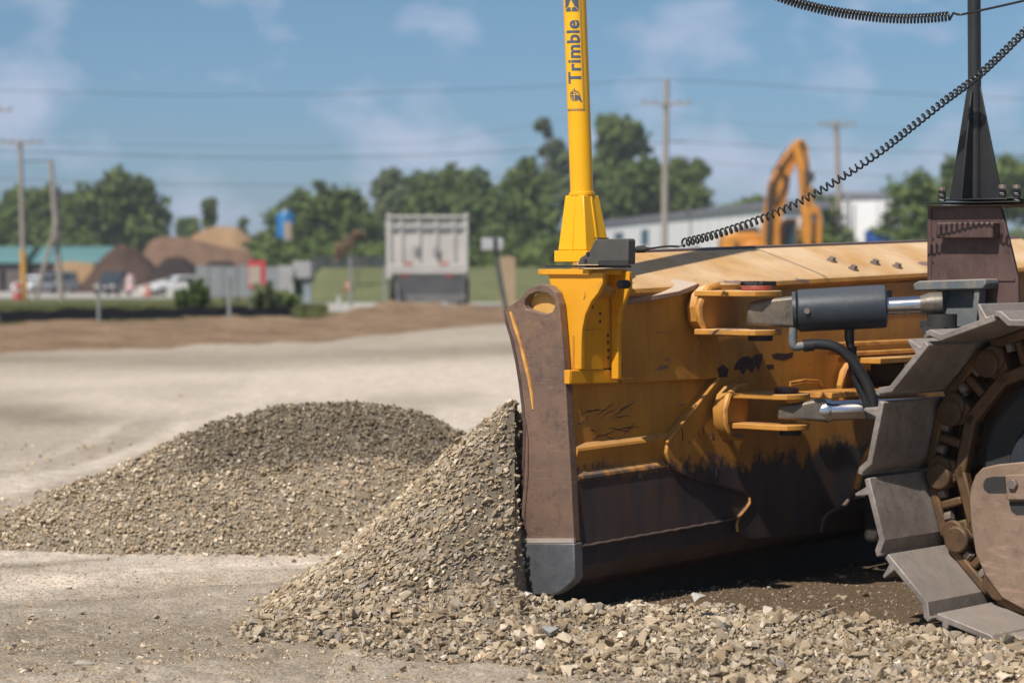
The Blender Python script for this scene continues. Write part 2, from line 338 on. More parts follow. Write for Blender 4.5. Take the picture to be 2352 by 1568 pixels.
def ground_mat():
    m, nt, b = newmat('crushed_stone_ground')
    g = N(nt, 'ShaderNodeNewGeometry'); v = g.outputs['Position']; sx = N(nt, 'ShaderNodeSeparateXYZ'); nt.links.new(v, sx.inputs[0])
    big = noise(nt, .55, 4, .5, v, .6); mid = noise(nt, 3.2, 6, .6, v); fin = noise(nt, 38, 6, .7, v)
    m2 = N(nt, 'ShaderNodeMapping'); nt.links.new(v, m2.inputs[0]); m2.inputs['Scale'].default_value = (1.0, .8, 1); m2.inputs['Rotation'].default_value = (0, 0, R(-14)); stv = m2.outputs[0]
    st = noise(nt, .75, 5, .55, stv, 1.2)
    # compacted pale bands by distance
    cr = N(nt, 'ShaderNodeValToRGB'); e = cr.color_ramp.elements; e[0].position = 0; e[0].color = (.0,) * 3 + (1,); e[1].position = 1; e[1].color = (.15,) * 3 + (1,)
    for p_, c_ in ((.200, .05), (.235, .30), (.265, 1.0), (.30, .9), (.33, .45), (.42, .35), (.50, .8), (.60, .95), (.68, .55), (.75, .25), (.85, .2)):
        q = e.new(p_); q.color = (c_,) * 3 + (1,)
    dv = math_(nt, 'ADD', math_(nt, 'DIVIDE', sx.outputs[1], 40), math_(nt, 'MULTIPLY', math_(nt, 'SUBTRACT', big.outputs[0], .5), .10))
    nt.links.new(dv, cr.inputs[0])
    at = N(nt, 'ShaderNodeAttribute', attribute_name='tone'); f = math_(nt, 'ADD', at.outputs[2], math_(nt, 'MULTIPLY', math_(nt, 'SUBTRACT', mid.outputs[0], .5), .7), True)
    c = mixc(nt, f, (.35, .285, .21), (.85, .73, .60))
    lump = noise(nt, 7.5, 9, .78, v, .3); c = mixc(nt, 1.0, c, ramp(nt, lump.outputs[0], .36, .60, (.72, .70, .68, 1), (1.05, 1.05, 1.05, 1)).outputs[0], 'MULTIPLY')
    c = mixc(nt, math_(nt, 'MULTIPLY', ramp(nt, mid.outputs[0], .4, .65).outputs[0], .35), c, (.30, .25, .19))
    spk = noise(nt, 70, 3, .6, v); c = mixc(nt, math_(nt, 'MULTIPLY', ramp(nt, spk.outputs[0], .50, .62).outputs[0], .62), c, (.17, .14, .105))
    sp2 = noise(nt, 55, 3, .6, v, .3); c = mixc(nt, math_(nt, 'MULTIPLY', ramp(nt, sp2.outputs[0], .58, .7).outputs[0], .5), c, (.62, .57, .5))
    # brown soil behind the blade, darkened to stand in for shade there
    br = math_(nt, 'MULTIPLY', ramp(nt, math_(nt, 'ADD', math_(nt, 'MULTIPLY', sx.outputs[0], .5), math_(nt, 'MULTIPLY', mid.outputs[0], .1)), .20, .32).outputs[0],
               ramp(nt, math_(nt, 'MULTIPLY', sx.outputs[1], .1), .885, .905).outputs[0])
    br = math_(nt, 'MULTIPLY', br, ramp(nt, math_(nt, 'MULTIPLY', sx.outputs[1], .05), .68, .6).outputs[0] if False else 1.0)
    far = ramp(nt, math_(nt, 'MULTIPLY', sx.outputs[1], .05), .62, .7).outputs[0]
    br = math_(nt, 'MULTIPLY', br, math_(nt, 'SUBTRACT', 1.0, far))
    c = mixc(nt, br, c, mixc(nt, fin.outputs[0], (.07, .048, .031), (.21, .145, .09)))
    nt.links.new(c, b.inputs['Base Color']); b.inputs['Roughness'].default_value = .93; b.inputs['Specular IOR Level'].default_value = .2
    h = math_(nt, 'ADD', math_(nt, 'MULTIPLY', fin.outputs[0], .7), math_(nt, 'MULTIPLY', spk.outputs[0], .5)); bump(nt, b, h, .9, .02)
    return m
GM = ground_mat()
LANES = [([(-400, 870), (200, 872), (700, 862), (1250, 838)], 22, .75), ([(560, 905), (900, 890), (1250, 880)], 40, .9), ([(950, 985), (1250, 935)], 40, 1.1), ([(110, 905), (260, 925), (420, 935), (640, 900)], 28, .9),
         ([(-300, 1165), (60, 1125), (220, 1068), (420, 985), (620, 930)], 15, 1.0), ([(-300, 1275), (200, 1275), (600, 1290), (850, 1275)], 24, 1.0), ([(-300, 1385), (0, 1352), (400, 1308), (800, 1290)], 17, 1.0), ([(-300, 1100), (60, 1060), (200, 1010), (330, 960)], 10, .5),
         ([(-300, 1330), (0, 1305), (300, 1283)], 6, -.9), ([(-300, 1420), (200, 1385), (500, 1352), (900, 1335)], 9, -.45), ([(-400, 940), (0, 960), (120, 1000), (190, 960), (120, 915), (-400, 900)], 26, -.8), ([(-400, 822), (500, 826), (1250, 800)], 16, -.5), ([(800, 918), (1150, 905)], 12, -.5), ([(-300, 1480), (400, 1470), (800, 1500)], 60, -.7)]
PXc = 1176 + GX / np.maximum(GY, .1) * F; PYc = 600 + CAMH * F / np.maximum(GY, .1); wob = 6 * fbm(GX * 1.1, GY * .6, 88) * np.clip(PYc / 900, .6, 1.6)
pale = np.zeros_like(GX)
for pts_, w_, a_ in LANES:
    yl = np.interp(PXc, [p[0] for p in pts_], [p[1] for p in pts_]); fade = np.clip((PXc - pts_[0][0]) / 60, 0, 1) * np.clip((pts_[-1][0] - PXc) / 60, 0, 1)
    if pts_[1][0] < pts_[0][0] or pts_[-1][0] < pts_[-2][0]: yl = np.interp(PXc, [-400, 0, 120, 190, 230], [935, 950, 965, 960, 955]); fade = np.clip((200 - PXc) / 40, 0, 1)
    pale += a_ * fade * np.exp(-((PYc - yl + wob) / w_) ** 2)
pale = np.clip(.40 + .62 * pale + .22 * fbm(GX * .7, GY * .35, 91) + .16 * fbm(GX * 3.3, GY * 2, 92), 0, 1)
g = npmesh('ground', np.stack([GX, GY, GZ], -1).reshape(-1, 3), gridfaces(len(xs), len(ys)), GM, smooth=True, col=np.repeat(pale.reshape(-1, 1), 3, 1)); g['kind'] = 'structure'
def ground_z(X, Y):
    n_ = np.clip((40 - Y) / 20, 0, 1)
    r_ = .028 * fbm(X * .9, Y * .9, 3) + .016 * fbm(X * 4, Y * 4, 4)
    u_ = Y - (10.75 + .16 * (X + 1.2) ** 2 * .6 + .12 * X)
    r_ = r_ + .022 * np.exp(-(u_ / .10) ** 2) - .02 * np.exp(-((u_ + .22) / .12) ** 2) + .016 * np.exp(-((u_ + .45) / .08) ** 2)
    return np.interp(Y, TY, TZ) + r_ * n_ - .004

# ---- stones
def stone_protos(k=26, nb=9):
    out_ = []
    for i in range(k):
        bm = bmesh.new(); rr = np.random.default_rng(100 + i * 3); n = nb + i % (3 if nb > 6 else 2)
        p = rr.normal(size=(n, 3)); p /= np.linalg.norm(p, axis=1)[:, None]; p *= np.array([1, .62 + .3 * rr.random(), .42 + .33 * rr.random()]) * (.85 + .3 * rr.random((n, 1)))
        for q in p: bm.verts.new(q)
        r_ = bmesh.ops.convex_hull(bm, input=bm.verts); bmesh.ops.delete(bm, geom=[e for e in r_['geom_interior'] if isinstance(e, bmesh.types.BMVert)], context='VERTS')
        bmesh.ops.triangulate(bm, faces=bm.faces); bmesh.ops.recalc_face_normals(bm, faces=bm.faces); bm.verts.index_update()
        out_.append((np.array([v.co[:] for v in bm.verts]), np.array([[v.index for v in f.verts] for f in bm.faces]))); bm.free()
    return out_
PROT = stone_protos(); PROTS = stone_protos(14, 5)
TONES = np.array([1.17, 1.08, .99]) * np.array([(.37, .305, .215), (.44, .375, .28), (.31, .25, .17), (.52, .465, .375), (.40, .345, .26), (.27, .215, .15), (.36, .33, .28), (.47, .41, .32), (.66, .60, .51), (.29, .265, .225), (.25, .24, .23)])
TW = np.array([16, 15, 12, 10, 14, 9, 7, 9, 5, 5, 2.0]); TW /= TW.sum()
def stones(pts, size, seed, dark=None, stretch=None, flat=.6, sdir_=None):
    r = np.random.default_rng(seed); n = len(pts); PR = PROTS if n and size.mean() < .016 else PROT; which = r.integers(0, len(PR), n)
    # random rotations, mostly lying flat
    ax = r.normal(size=(n, 3)); ax[:, 2] *= 3; ax /= np.linalg.norm(ax, axis=1)[:, None]
    def rot(axis, ang):
        c, s_ = np.cos(ang), np.sin(ang); x, y, z = axis.T; C = 1 - c
        return np.stack([np.stack([c + x * x * C, x * y * C - z * s_, x * z * C + y * s_], -1), np.stack([y * x * C + z * s_, c + y * y * C, y * z * C - x * s_], -1), np.stack([z * x * C - y * s_, z * y * C + x * s_, c + z * z * C], -1)], 1)
    Rm = rot(ax, r.random(n) * 6.283); ax2 = r.normal(size=(n, 3)); ax2 /= np.linalg.norm(ax2, axis=1)[:, None]
    Rm = np.einsum('nij,njk->nik', rot(ax2, r.normal(size=n) * flat), Rm)
    tones = TONES[r.choice(len(TONES), n, p=TW)] * (.80 + .38 * r.random((n, 1)))
    if dark is not None: tones = tones * dark[:, None]
    V, Fc, Cc = [], [], []; base = 0
    for k, (pv, pf) in enumerate(PR):
        idx = np.where(which == k)[0]
        if not len(idx): continue
        v = np.einsum('nij,vj->nvi', Rm[idx], pv) * size[idx][:, None, None] * .5
        if stretch is not None:
            sd = np.array(sdir_); comp = v @ sd; v = v + comp[..., None] * sd * stretch
        v = v + pts[idx][:, None, :]
        V.append(v.reshape(-1, 3)); m_ = len(pv)
        Fc.append((pf[None] + (base + np.arange(len(idx)) * m_)[:, None, None]).reshape(-1, 3)); base += len(idx) * m_
        Cc.append(np.repeat(tones[idx], m_, axis=0))
    return np.concatenate(V), np.concatenate(Fc), np.concatenate(Cc)
def stone_mat():
    m, nt, b = newmat('crushed_limestone'); a = N(nt, 'ShaderNodeAttribute', attribute_name='tone'); g = N(nt, 'ShaderNodeNewGeometry')
    n = noise(nt, 60, 6, .7, g.outputs['Position']); c = mixc(nt, math_(nt, 'MULTIPLY', ramp(nt, n.outputs[0], .35, .7).outputs[0], .4), a.outputs[0], mixc(nt, 1.0, a.outputs[0], (.6, .57, .52), 'MULTIPLY'))
    n2 = noise(nt, 14, 5, .6, g.outputs['Position']); c = mixc(nt, math_(nt, 'MULTIPLY', ramp(nt, n2.outputs[0], .5, .75).outputs[0], .35), c, (.48, .43, .36))
    nt.links.new(c, b.inputs['Base Color']); b.inputs['Roughness'].default_value = .88; b.inputs['Specular IOR Level'].default_value = .25
    bump(nt, b, n.outputs[0], .5, .004); return m
SM = stone_mat()
def normal_of(fn, X, Y):
    e = .03; return -(fn(X + e, Y) - fn(X - e, Y)) / (2 * e), -(fn(X, Y + e) - fn(X, Y - e)) / (2 * e)
def pile(name, fn, x0, x1, y0, y1, res, counts, label, seed, darkfn=None, stretch=None, sdir_=None, hmin=.004, cat='gravel pile', thin=None, sx1=None, sy1=None):
    X = np.arange(x0, x1, res); Y = np.arange(y0, y1, res); A, B_ = np.meshgrid(X, Y); H = fn(A, B_)
    H = H + (H > hmin) * (.010 * fbm(A * 22, B_ * 22, seed, 3)); Z = np.where(H > hmin, H + ground_z(A, B_) - .005, ground_z(A, B_) - .05)
    Vb = np.stack([A, B_, Z], -1).reshape(-1, 3); q = gridfaces(len(X), len(Y)); hm = H.ravel()[q].max(1) > hmin; q = q[hm]
    Fb = np.concatenate([q[:, :3], q[:, [0, 2, 3]]]); base_t = np.full((len(Vb), 3), (.23, .19, .14))
    if darkfn is not None: base_t = base_t * darkfn(A.ravel(), B_.ravel())[:, None]
    Vs, Fs, Cs = [Vb], [Fb], [base_t]; n0 = len(Vb)
    for k, (cnt, smin, smax, sink) in enumerate(counts):
        r = np.random.default_rng(seed + k); px = x0 + r.random(cnt) * ((sx1 or x1) - x0); py = y0 + r.random(cnt) * ((sy1 or y1) - y0); h = fn(px, py)
        edge = r.random(cnt) < np.clip((h - hmin) / .02 + .25, 0, 1); ok = (h > hmin) & edge
        if thin is not None: ok &= r.random(cnt) < thin(px, py)
        px, py, h = px[ok], py[ok], h[ok]
        sz = smin + (smax - smin) * r.random(len(px)) ** 2.8
        pz = h + ground_z(px, py) + sz * (.5 * r.random(len(px)) - sink)
        dk = darkfn(px, py) if darkfn is not None else None
        v, f, c = stones(np.stack([px, py, pz], 1), sz, seed + 50 + k, dk, stretch, sdir_=sdir_)
        Vs.append(v); Fs.append(f + n0); Cs.append(c); n0 += len(v)
    V = np.concatenate(Vs); off = (float((x0 + x1) / 2), float((y0 + y1) / 2), 0.0)
    o = npmesh(name, V, np.concatenate(Fs), SM, off, np.concatenate(Cs)); return tag(o, label, cat, None, 'stuff')

pile('gravel_windrow', windrow, -1.3, 3.6, 7.3, 9.5, .03, [(38000, .014, .040, .1), (4200, .034, .072, .1), (30000, .006, .016, -.1)],
     'low ridge of loose angular crushed stone along the bottom of the picture in front of the blade', 200, cat='gravel', darkfn=lambda x, y: .85 + .22 * fbm(x * 1.7, y * 1.7, 71))
pile('pushed_gravel', bladepile, -1.6, 1.8, 8.3, 12.4, .035, [(56000, .011, .030, .1), (3600, .025, .042, .1), (42000, .006, .015, 0)],
     'steep slope of crushed stone heaped up against the front of the bulldozer blade', 300, stretch=.55, sdir_=(-.72, -.1, -.68),
     darkfn=lambda x, y: .88 + .28 * fbm(x * 2.2, y * 2.2, 70), thin=lambda x, y: np.where(((x - .227) * .667 + (y - 9.4) * .745 > .2) & (x > .2), .1, 1.0), sx1=.75, sy1=11.2)
def middark(x, y):
    t = fbm(x * 2.5, y * 2.5, 77) * .22 + (y - (12.02 + .10 * np.cos(x * 2))) * 3
    xp = 1176 + x / y * F
    return 1 - .46 * np.clip(t * 3, 0, 1) * np.clip((xp - 330) / 150, 0, 1)
pile('gravel_mound', midpile, -3.2, .8, 11.2, 13.9, .035, [(56000, .011, .032, .1), (4500, .028, .048, .1), (34000, .007, .015, 0)],
     'broad low mound of crushed stone left of the blade, its upper half finer and darker', 400, darkfn=middark)

# loose stones lying about on the graded ground
def loose():
    r = np.random.default_rng(900); n = 135000
    Y = 7.2 + 8.5 * r.random(n) ** 1.5; X = (r.random(n) * 2 - 1) * (Y * .235)
    dens = .25 + 1.2 * np.clip(fbm(X * 1.3, Y * 1.3, 41) + .3, 0, 1); dens = dens * np.interp(Y, [7, 9.2, 10, 11.5, 16], [1.5, 1.25, .6, .25, .3])
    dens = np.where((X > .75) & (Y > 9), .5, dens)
    k = r.random(n) < dens; X, Y = X[k], Y[k]
    ok = (windrow(X, Y) < .01) & (midpile(X, Y) < .01) & (bladepile(X, Y) < .01); X, Y = X[ok], Y[ok]
    sz = .005 + .012 * r.random(len(X)) ** 1.6 + .040 * (r.random(len(X)) < .03) * r.random(len(X))
    Z = ground_z(X, Y) + sz * .1
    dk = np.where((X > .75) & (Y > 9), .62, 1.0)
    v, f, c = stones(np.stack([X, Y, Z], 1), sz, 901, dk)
    nf = 16000; Y3 = 11.5 + 17 * r.random(nf); X3 = (r.random(nf) * 2 - 1) * Y3 * .23; py3 = 600 + CAMH * F / Y3; px3 = 1176 + X3 / Y3 * F
    pl = np.zeros(nf)
    for pts_, w_, a_ in LANES:
        if pts_[-1][0] > pts_[0][0]: pl += a_ * np.exp(-((py3 - np.interp(px3, [p[0] for p in pts_], [p[1] for p in pts_])) / w_) ** 2)
    k3 = (r.random(nf) < np.clip(.75 - 1.0 * pl + .8 * fbm(X3 * .8, Y3 * .5, 91), 0, 1)) & (midpile(X3, Y3) < .01) & (bladepile(X3, Y3) < .01); X3, Y3 = X3[k3], Y3[k3]
    s3 = .010 + .04 * r.random(len(X3)) ** 2.5; v3, f3, c3 = stones(np.stack([X3, Y3, ground_z(X3, Y3) + s3 * .15], 1), s3, 903)
    # stones rolled away from the foot of the heaps
    n2 = 3000; X2 = -2.6 + 3.2 * r.random(n2); Y2 = 8.4 + 3.2 * r.random(n2)
    e = .07; nearp = (windrow(X2 + e, Y2) + windrow(X2, Y2 + e) + midpile(X2, Y2 + e) + bladepile(X2 + e * 1.5, Y2 + e) > .01)
    X2, Y2 = X2[nearp], Y2[nearp]; s2 = .012 + .03 * r.random(len(X2)); v2, f2, c2 = stones(np.stack([X2, Y2, ground_z(X2, Y2) + s2 * .2], 1), s2, 902)
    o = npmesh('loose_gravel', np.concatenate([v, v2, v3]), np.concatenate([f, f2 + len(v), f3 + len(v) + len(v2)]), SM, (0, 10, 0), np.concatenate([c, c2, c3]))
    tag(o, 'loose grit and small stones scattered over the pale graded ground', 'gravel', None, 'stuff')
loose()

# single big stones that stand out
def bigstone(x, y, Y, s, k, tone, label):
    p = P(x, y, Y); pv, pf = PROT[k]; r = Matrix.Rotation(k * 1.3, 3, 'Z'); mb = MB()
    mb.add([p + r @ (Vector(q) * s * .5) for q in pv], [tuple(f) for f in pf])
    m = M('stone_%d' % k, tone, tuple(t * .75 for t in tone), 30, .9, 0, .5, .005)
    m.name = 'big_stone'; tag(mb.build('stone', m, None, smooth=False, bevel=.0015, seg=1), label, 'stone', 'larger stones lying in the gravel')
bigstone(1208, 1366, 8.93, .062, 3, (.62, .57, .49), 'pale stone resting against the bottom corner of the blade end plate')
bigstone(1600, 1372, 8.90, .075, 7, (.5, .47, .42), 'grey stone standing on the crest of the ridge just right of the shadow')
bigstone(2180, 1568, 8.10, .08, 5, (.47, .40, .30), 'tan flat stone near the bottom edge below the track')
bigstone(1262, 1447, 8.55, .085, 11, (.36, .35, .33), 'large dark grey stone on the near face of the ridge below the blade tip')
bigstone(905, 1494, 8.58, .085, 9, (.52, .45, .34), 'whitish blunt stone at the left foot of the pushed gravel')
bigstone(190, 1527, 8.3, .10, 13, (.42, .38, .32), 'half sunk grey stone in the grit near the lower left corner')

# ------------------------------------------------------------------ far ground sheets
def sheet(name, fn, us, vs, mat, kind='structure'):
    """fn(u, v) -> xyz"""
    U, V = np.meshgrid(us, vs); X, Y, Z = fn(U, V)
    o = npmesh(name, np.stack([X, Y, Z], -1).reshape(-1, 3), gridfaces(len(us), len(vs)), mat, smooth=True); o['kind'] = kind; return o
def earth_mat(name, a, b2, sc=1.2):
    m, nt, b = newmat(name); g = N(nt, 'ShaderNodeNewGeometry'); v = g.outputs['Position']
    n = noise(nt, sc, 8, .65, v, .4); n2 = noise(nt, sc * 6, 6, .7, v); c = mixc(nt, ramp(nt, n.outputs[0], .36, .64).outputs[0], a, b2)
    c = mixc(nt, math_(nt, 'MULTIPLY', ramp(nt, n2.outputs[0], .5, .7).outputs[0], .5), c, tuple(x * .62 for x in a))
    nt.links.new(c, b.inputs['Base Color']); b.inputs['Roughness'].default_value = .95; b.inputs['Specular IOR Level'].default_value = .1; bump(nt, b, n2.outputs[0], .8, .12); return m
DIRT = earth_mat('brown_scraped_dirt', (.20, .132, .08), (.36, .245, .155), .8)
GRASS = earth_mat('rough_grass', (.085, .10, .034), (.15, .15, .062), .5)
GRASS2 = earth_mat('dry_field_grass', (.125, .145, .06), (.18, .18, .085), .25)
LOT = earth_mat('pale_gravel_lot', (.40, .375, .335), (.48, .45, .41), .3)
ysg = 57 * 1.035 ** np.arange(0, 80)
sheet('grass_field', lambda U, V: (U * V, V, np.interp(V, TY, TZ) + .03), np.linspace(-.9, .9, 60), ysg, GRASS)
def dirtfn(U, V):
    # U picture column, V 0..1 near to far
    yn = np.interp(U, [-400, 0, 350, 700, 900, 1150, 1400, 2800], [36.0, 36.5, 38.5, 41, 45, 53, 56, 60]) + 1.6 * fbm(U * .011, U * 0, 61); yf = np.interp(U, [-400, 0, 700, 880, 2800], [51, 52, 58, 66, 68])
    Y = yn + (yf - yn) * V; X = (U - 1176) / F * Y
    mound = np.interp(U, [-400, 600, 760, 900, 1060, 1200, 2800], [.03, .04, .10, .22, .16, .10, .1])
    Z = .006 + .08 * np.abs(fbm(X * 1.6, Y * 1.1, 25)) * np.clip(V * 4, 0, 1) + .12 * np.clip(fbm(X * .55, Y * .55, 21) + .2, 0, 1) * np.clip(V * 5, 0, 1) + mound * np.exp(-((V - .72) / .2) ** 2) * (1 + 1.3 * fbm(X * .9, Y * .5, 23)) - .07 * (V > .97) - .02 * (V < .02)
    return X, Y, Z
sheet('dirt_strip', dirtfn, np.arange(-400, 2800, 8.0), np.linspace(0, 1, 50), DIRT)
def bank(U, V):
    base = np.interp(V, TY, TZ); up = np.clip((V - 97) / 30, 0, 1); up = up * up * (3 - 2 * up)
    side = np.clip((U - 700) / 30, 0, 1); return (U - 1176) / F * V, V, base + .034 + (1.75 * up + .15 * (V > 127) * 0) * side
sheet('grass_bank', bank, np.linspace(690, 1700, 60), np.linspace(96, 205, 50), GRASS2)
def lot(name, x0, x1, ya, yb, mat=LOT, dz=.036):
    sheet(name, lambda U, V: ((U - 1176) / F * V, V, np.interp(V, TY, TZ) + dz), np.linspace(x0, x1, 12), np.linspace(ya, yb, 14), mat)
lot('gravel_road', 706, 1240, 67, 99, dz=.04)
lot('parking_lot', -200, 470, 160, 240)

# tufts of grass along the silt fence and the field
def tufts():
    r = np.random.default_rng(55); n = 16000; V = []; xs_ = -200 + r.random(n) * 950
    yb = np.interp(xs_, [0, 665], [50.6, 57.5]); near_ = r.random(n) < .25
    Y = np.where(near_, yb - .3 - .9 * r.random(n) ** 2, yb + .8 + 22 * r.random(n)); X = (xs_ - 1176) / F * Y
    h = np.where(near_, .03 + .07 * r.random(n), .06 + .12 * r.random(n)); a = r.random(n) * 6.28; wd = .05 + .08 * r.random(n)
    z = np.interp(Y, TY, TZ) + .02; dx, dy = np.cos(a) * wd, np.sin(a) * wd
    V = np.stack([np.stack([X - dx, Y - dy, z], 1), np.stack([X + dx, Y + dy, z], 1), np.stack([X + r.normal(size=n) * .06, Y, z + h], 1)], 1).reshape(-1, 3)
    o = npmesh('grass_tufts', V, np.arange(3 * n).reshape(-1, 3), GRASS, (-8, 55, 0)); tag(o, 'tufts of rough green grass on both sides of the black silt fence', 'grass', None, 'stuff')
tufts()

# ------------------------------------------------------------------ haze
hz = MB(); hz.bx(-1100, 1100, -60, 1150, -3, 26); ho = hz.build('haze', bpy.data.materials.new('haze'), None, smooth=False)
hm = ho.data.materials[0]; hm.use_nodes = True; hm.node_tree.nodes.remove(hm.node_tree.nodes['Principled BSDF'])
pv = hm.node_tree.nodes.new('ShaderNodeVolumePrincipled'); pv.inputs['Density'].default_value = .00042; pv.inputs['Color'].default_value = (.85, .9, 1, 1); pv.inputs['Anisotropy'].default_value = .0
hm.node_tree.links.new(pv.outputs[0], hm.node_tree.nodes['Material Output'].inputs['Volume']); ho['kind'] = 'stuff'
USE_HAZE = True
if not USE_HAZE: bpy.data.objects.remove(ho)

# ------------------------------------------------------------------ TREES
def leaf_mat(name, a, b2, c3):
    m, nt, b = newmat(name); g = N(nt, 'ShaderNodeNewGeometry'); n = noise(nt, .45, 4, .6, g.outputs['Position'])
    c = mixc(nt, g.outputs['Random Per Island'], a, b2); c = mixc(nt, ramp(nt, n.outputs[0], .42, .66).outputs[0], c, c3)
    nt.links.new(c, b.inputs['Base Color']); b.inputs['Roughness'].default_value = .65; b.inputs['Specular IOR Level'].default_value = .25
    tr = N(nt, 'ShaderNodeBsdfTranslucent'); nt.links.new(c, tr.inputs[0]); ms = N(nt, 'ShaderNodeMixShader'); ms.inputs[0].default_value = .25
    nt.links.new(b.outputs[0], ms.inputs[1]); nt.links.new(tr.outputs[0], ms.inputs[2]); nt.links.new(ms.outputs[0], nt.nodes['Material Output'].inputs[0]); return m
LEAF = {'dark': leaf_mat('leaves_dark', (.06, .095, .024), (.11, .16, .038), (.165, .21, .055)),
        'mid': leaf_mat('leaves_mid', (.085, .13, .035), (.13, .18, .05), (.17, .22, .065)),
        'grey': leaf_mat('leaves_grey_green', (.10, .135, .06), (.14, .175, .08), (.17, .20, .09))}
BARK = M('bark', (.16, .13, .10), (.09, .07, .055), 3, .9, 0, .6, .03)
def tree(x, ytop, wpx, Y, label, kind='dark', dens=1.0, lobes=None, ybot=None, name='tree', cat='tree', seed=0, flat=1.0):
    """crown from lobes in picture units (dx, y, r) at distance Y"""
    r = np.random.default_rng(seed + int(x) * 3 + int(Y)); s = F / Y; gz = tz(Y)
    cx = (x - 1176) / F * Y; ztop = CAMH + (600 - ytop) / s; root = empty(name, (cx, Y, gz), label, cat, 'trees beyond the site' if cat == 'tree' else None)
    rad = wpx / 2 / s; ht = ztop - gz
    zb = gz + ht * .12 if ybot is None else CAMH + (600 - ybot) / s
    cz = (ztop + zb) / 2; hh = (ztop - zb) / 2
    if lobes is None:
        lobes = []
        nl = 15
        for k in range(nl):
            a = r.random() * 6.28; q = r.random() ** .5; zz = (r.random() * 2 - 1); lr = (.30 + .2 * r.random()) * min(rad, hh * 1.1)
            e = math.sqrt(max(.05, 1 - (zz * .85) ** 2)) * (1.0 if zz < .2 else .85)
            lobes.append((cx + math.cos(a) * q * (rad - lr * .6) * e, Y + math.sin(a) * q * (rad - lr * .6) * e, cz + zz * (hh - lr * .75), lr))
        lobes.append((cx, Y, cz, min(rad, hh) * .6)); lobes.append((cx + rad * .1, Y, ztop - hh * .3, min(rad, hh) * .33))
    else:
        lobes = [((lx - 1176) / F * Y, Y + (r.random() - .5) * rad * .8, CAMH + (600 - ly) / s, lr * 1.13 / s) for lx, ly, lr in lobes]
    V = []; V3 = []
    for (lx, ly, lz, lr) in lobes:
        n = int(max(60, min(1100, 210 * lr * lr * dens * 1.35)))
        d = r.normal(size=(n, 3)); d /= np.linalg.norm(d, axis=1)[:, None]; q = (.35 + .85 * r.random(n) ** .8)[:, None] * lr
        q *= (1 + .28 * np.sin(d[:, :1] * 7 + lx) * np.cos(d[:, 2:] * 6 + ly))
        p = d * q * np.array([1, 1, .85]) + np.array([lx, ly, lz])
        sz = (.16 + .26 * r.random(n)) * (.75 + .1 * lr) * (Y / 200)
        t1 = r.normal(size=(n, 3)); t1 /= np.linalg.norm(t1, axis=1)[:, None]; t2 = np.cross(t1, d + r.normal(size=(n, 3)) * .5); t2 /= np.linalg.norm(t2, axis=1)[:, None] + 1e-6
        a_, b_ = t1 * sz[:, None], t2 * sz[:, None] * .8
        V.append(np.stack([p - a_, p - b_, p + a_, p + b_], 1).reshape(-1, 3))
    V = np.concatenate(V); V[:, 2] = np.maximum(V[:, 2], gz + .05); off = (cx, Y, gz)
    o = npmesh('crown', V, np.arange(len(V)).reshape(-1, 4), LEAF[kind], off); o.location = (0, 0, 0); o.parent = root; WLOC[o.name] = Vector(off)
    mb = MB(); tr = max(.06, ht * .022); top = Vector((cx, Y, gz + ht * .7)); b0 = Vector((cx, Y, gz - .1))
    mb.tube([b0, b0.lerp(top, .4) + Vector((.08 * ht * .3, 0, 0)), top], [tr * 1.3, tr, tr * .45], 8)
    for k, (lx, ly, lz, lr) in enumerate(lobes[:7]):
        e = Vector((lx, ly, lz)); st = b0.lerp(top, .3 + .09 * k); mb.tube([st, st.lerp(e, .5) + Vector((0, 0, .1 * lr)), e], [tr * .5, tr * .33, tr * .12], 6)
    mb.build('trunk', BARK, root); return root
D_ = 'dark'
tree(45, 430, 150, 232, 'broad dark tree behind the leftmost utility pole', D_, lobes=[(20, 520, 45), (60, 500, 55), (95, 470, 38), (50, 470, 34), (5, 545, 40), (100, 540, 45), (115, 500, 30), (-40, 540, 50), (60, 560, 50)])
tree(270, 398, 230, 228, 'biggest leafy tree at the left with small gaps of sky in its crown', D_, 1.1, lobes=[(215, 470, 40), (275, 425, 32), (265, 480, 48), (320, 450, 34), (330, 500, 48), (180, 500, 42), (160, 470, 24), (240, 530, 50), (300, 540, 50), (345, 540, 34), (200, 555, 44), (330, 430, 22), (365, 545, 20), (150, 540, 40)])
tree(432, 498, 70, 260, 'small round tree behind the brown heaps', 'mid')
tree(482, 455, 46, 250, 'small dark egg-shaped tree above the tan heap', D_, ybot=525)
tree(556, 488, 34, 280, 'thin pale tree just right of the tan heap', 'grey', .7)
tree(660, 440, 110, 230, 'loose tree rising behind the blue tank', D_, .8, lobes=[(690, 455, 20), (665, 480, 24), (640, 505, 26), (700, 500, 22), (620, 555, 26), (650, 560, 34), (700, 560, 40), (590, 570, 20)])
tree(775, 408, 180, 190, 'dense rounded dark green tree left of the dump truck with one shoot on top', D_, 1.15, lobes=[(735, 425, 11), (737, 445, 9), (720, 490, 34), (760, 470, 36), (805, 470, 34), (730, 545, 44), (790, 530, 52), (840, 520, 30), (845, 570, 36), (710, 580, 30), (770, 590, 44), (825, 600, 40), (700, 520, 20)])
tree(895, 388, 90, 235, 'tall narrow grey-green tree behind the top left of the dump truck', 'grey', lobes=[(900, 410, 22), (885, 435, 26), (915, 445, 22), (895, 475, 28), (870, 510, 28), (905, 530, 34), (860, 550, 30), (930, 420, 10)])
tree(1010, 392, 160, 220, 'wide tree right above the dump truck', D_, lobes=[(975, 430, 34), (1030, 420, 34), (1000, 470, 44), (1060, 460, 36), (960, 480, 30), (1040, 520, 50), (985, 520, 40)])
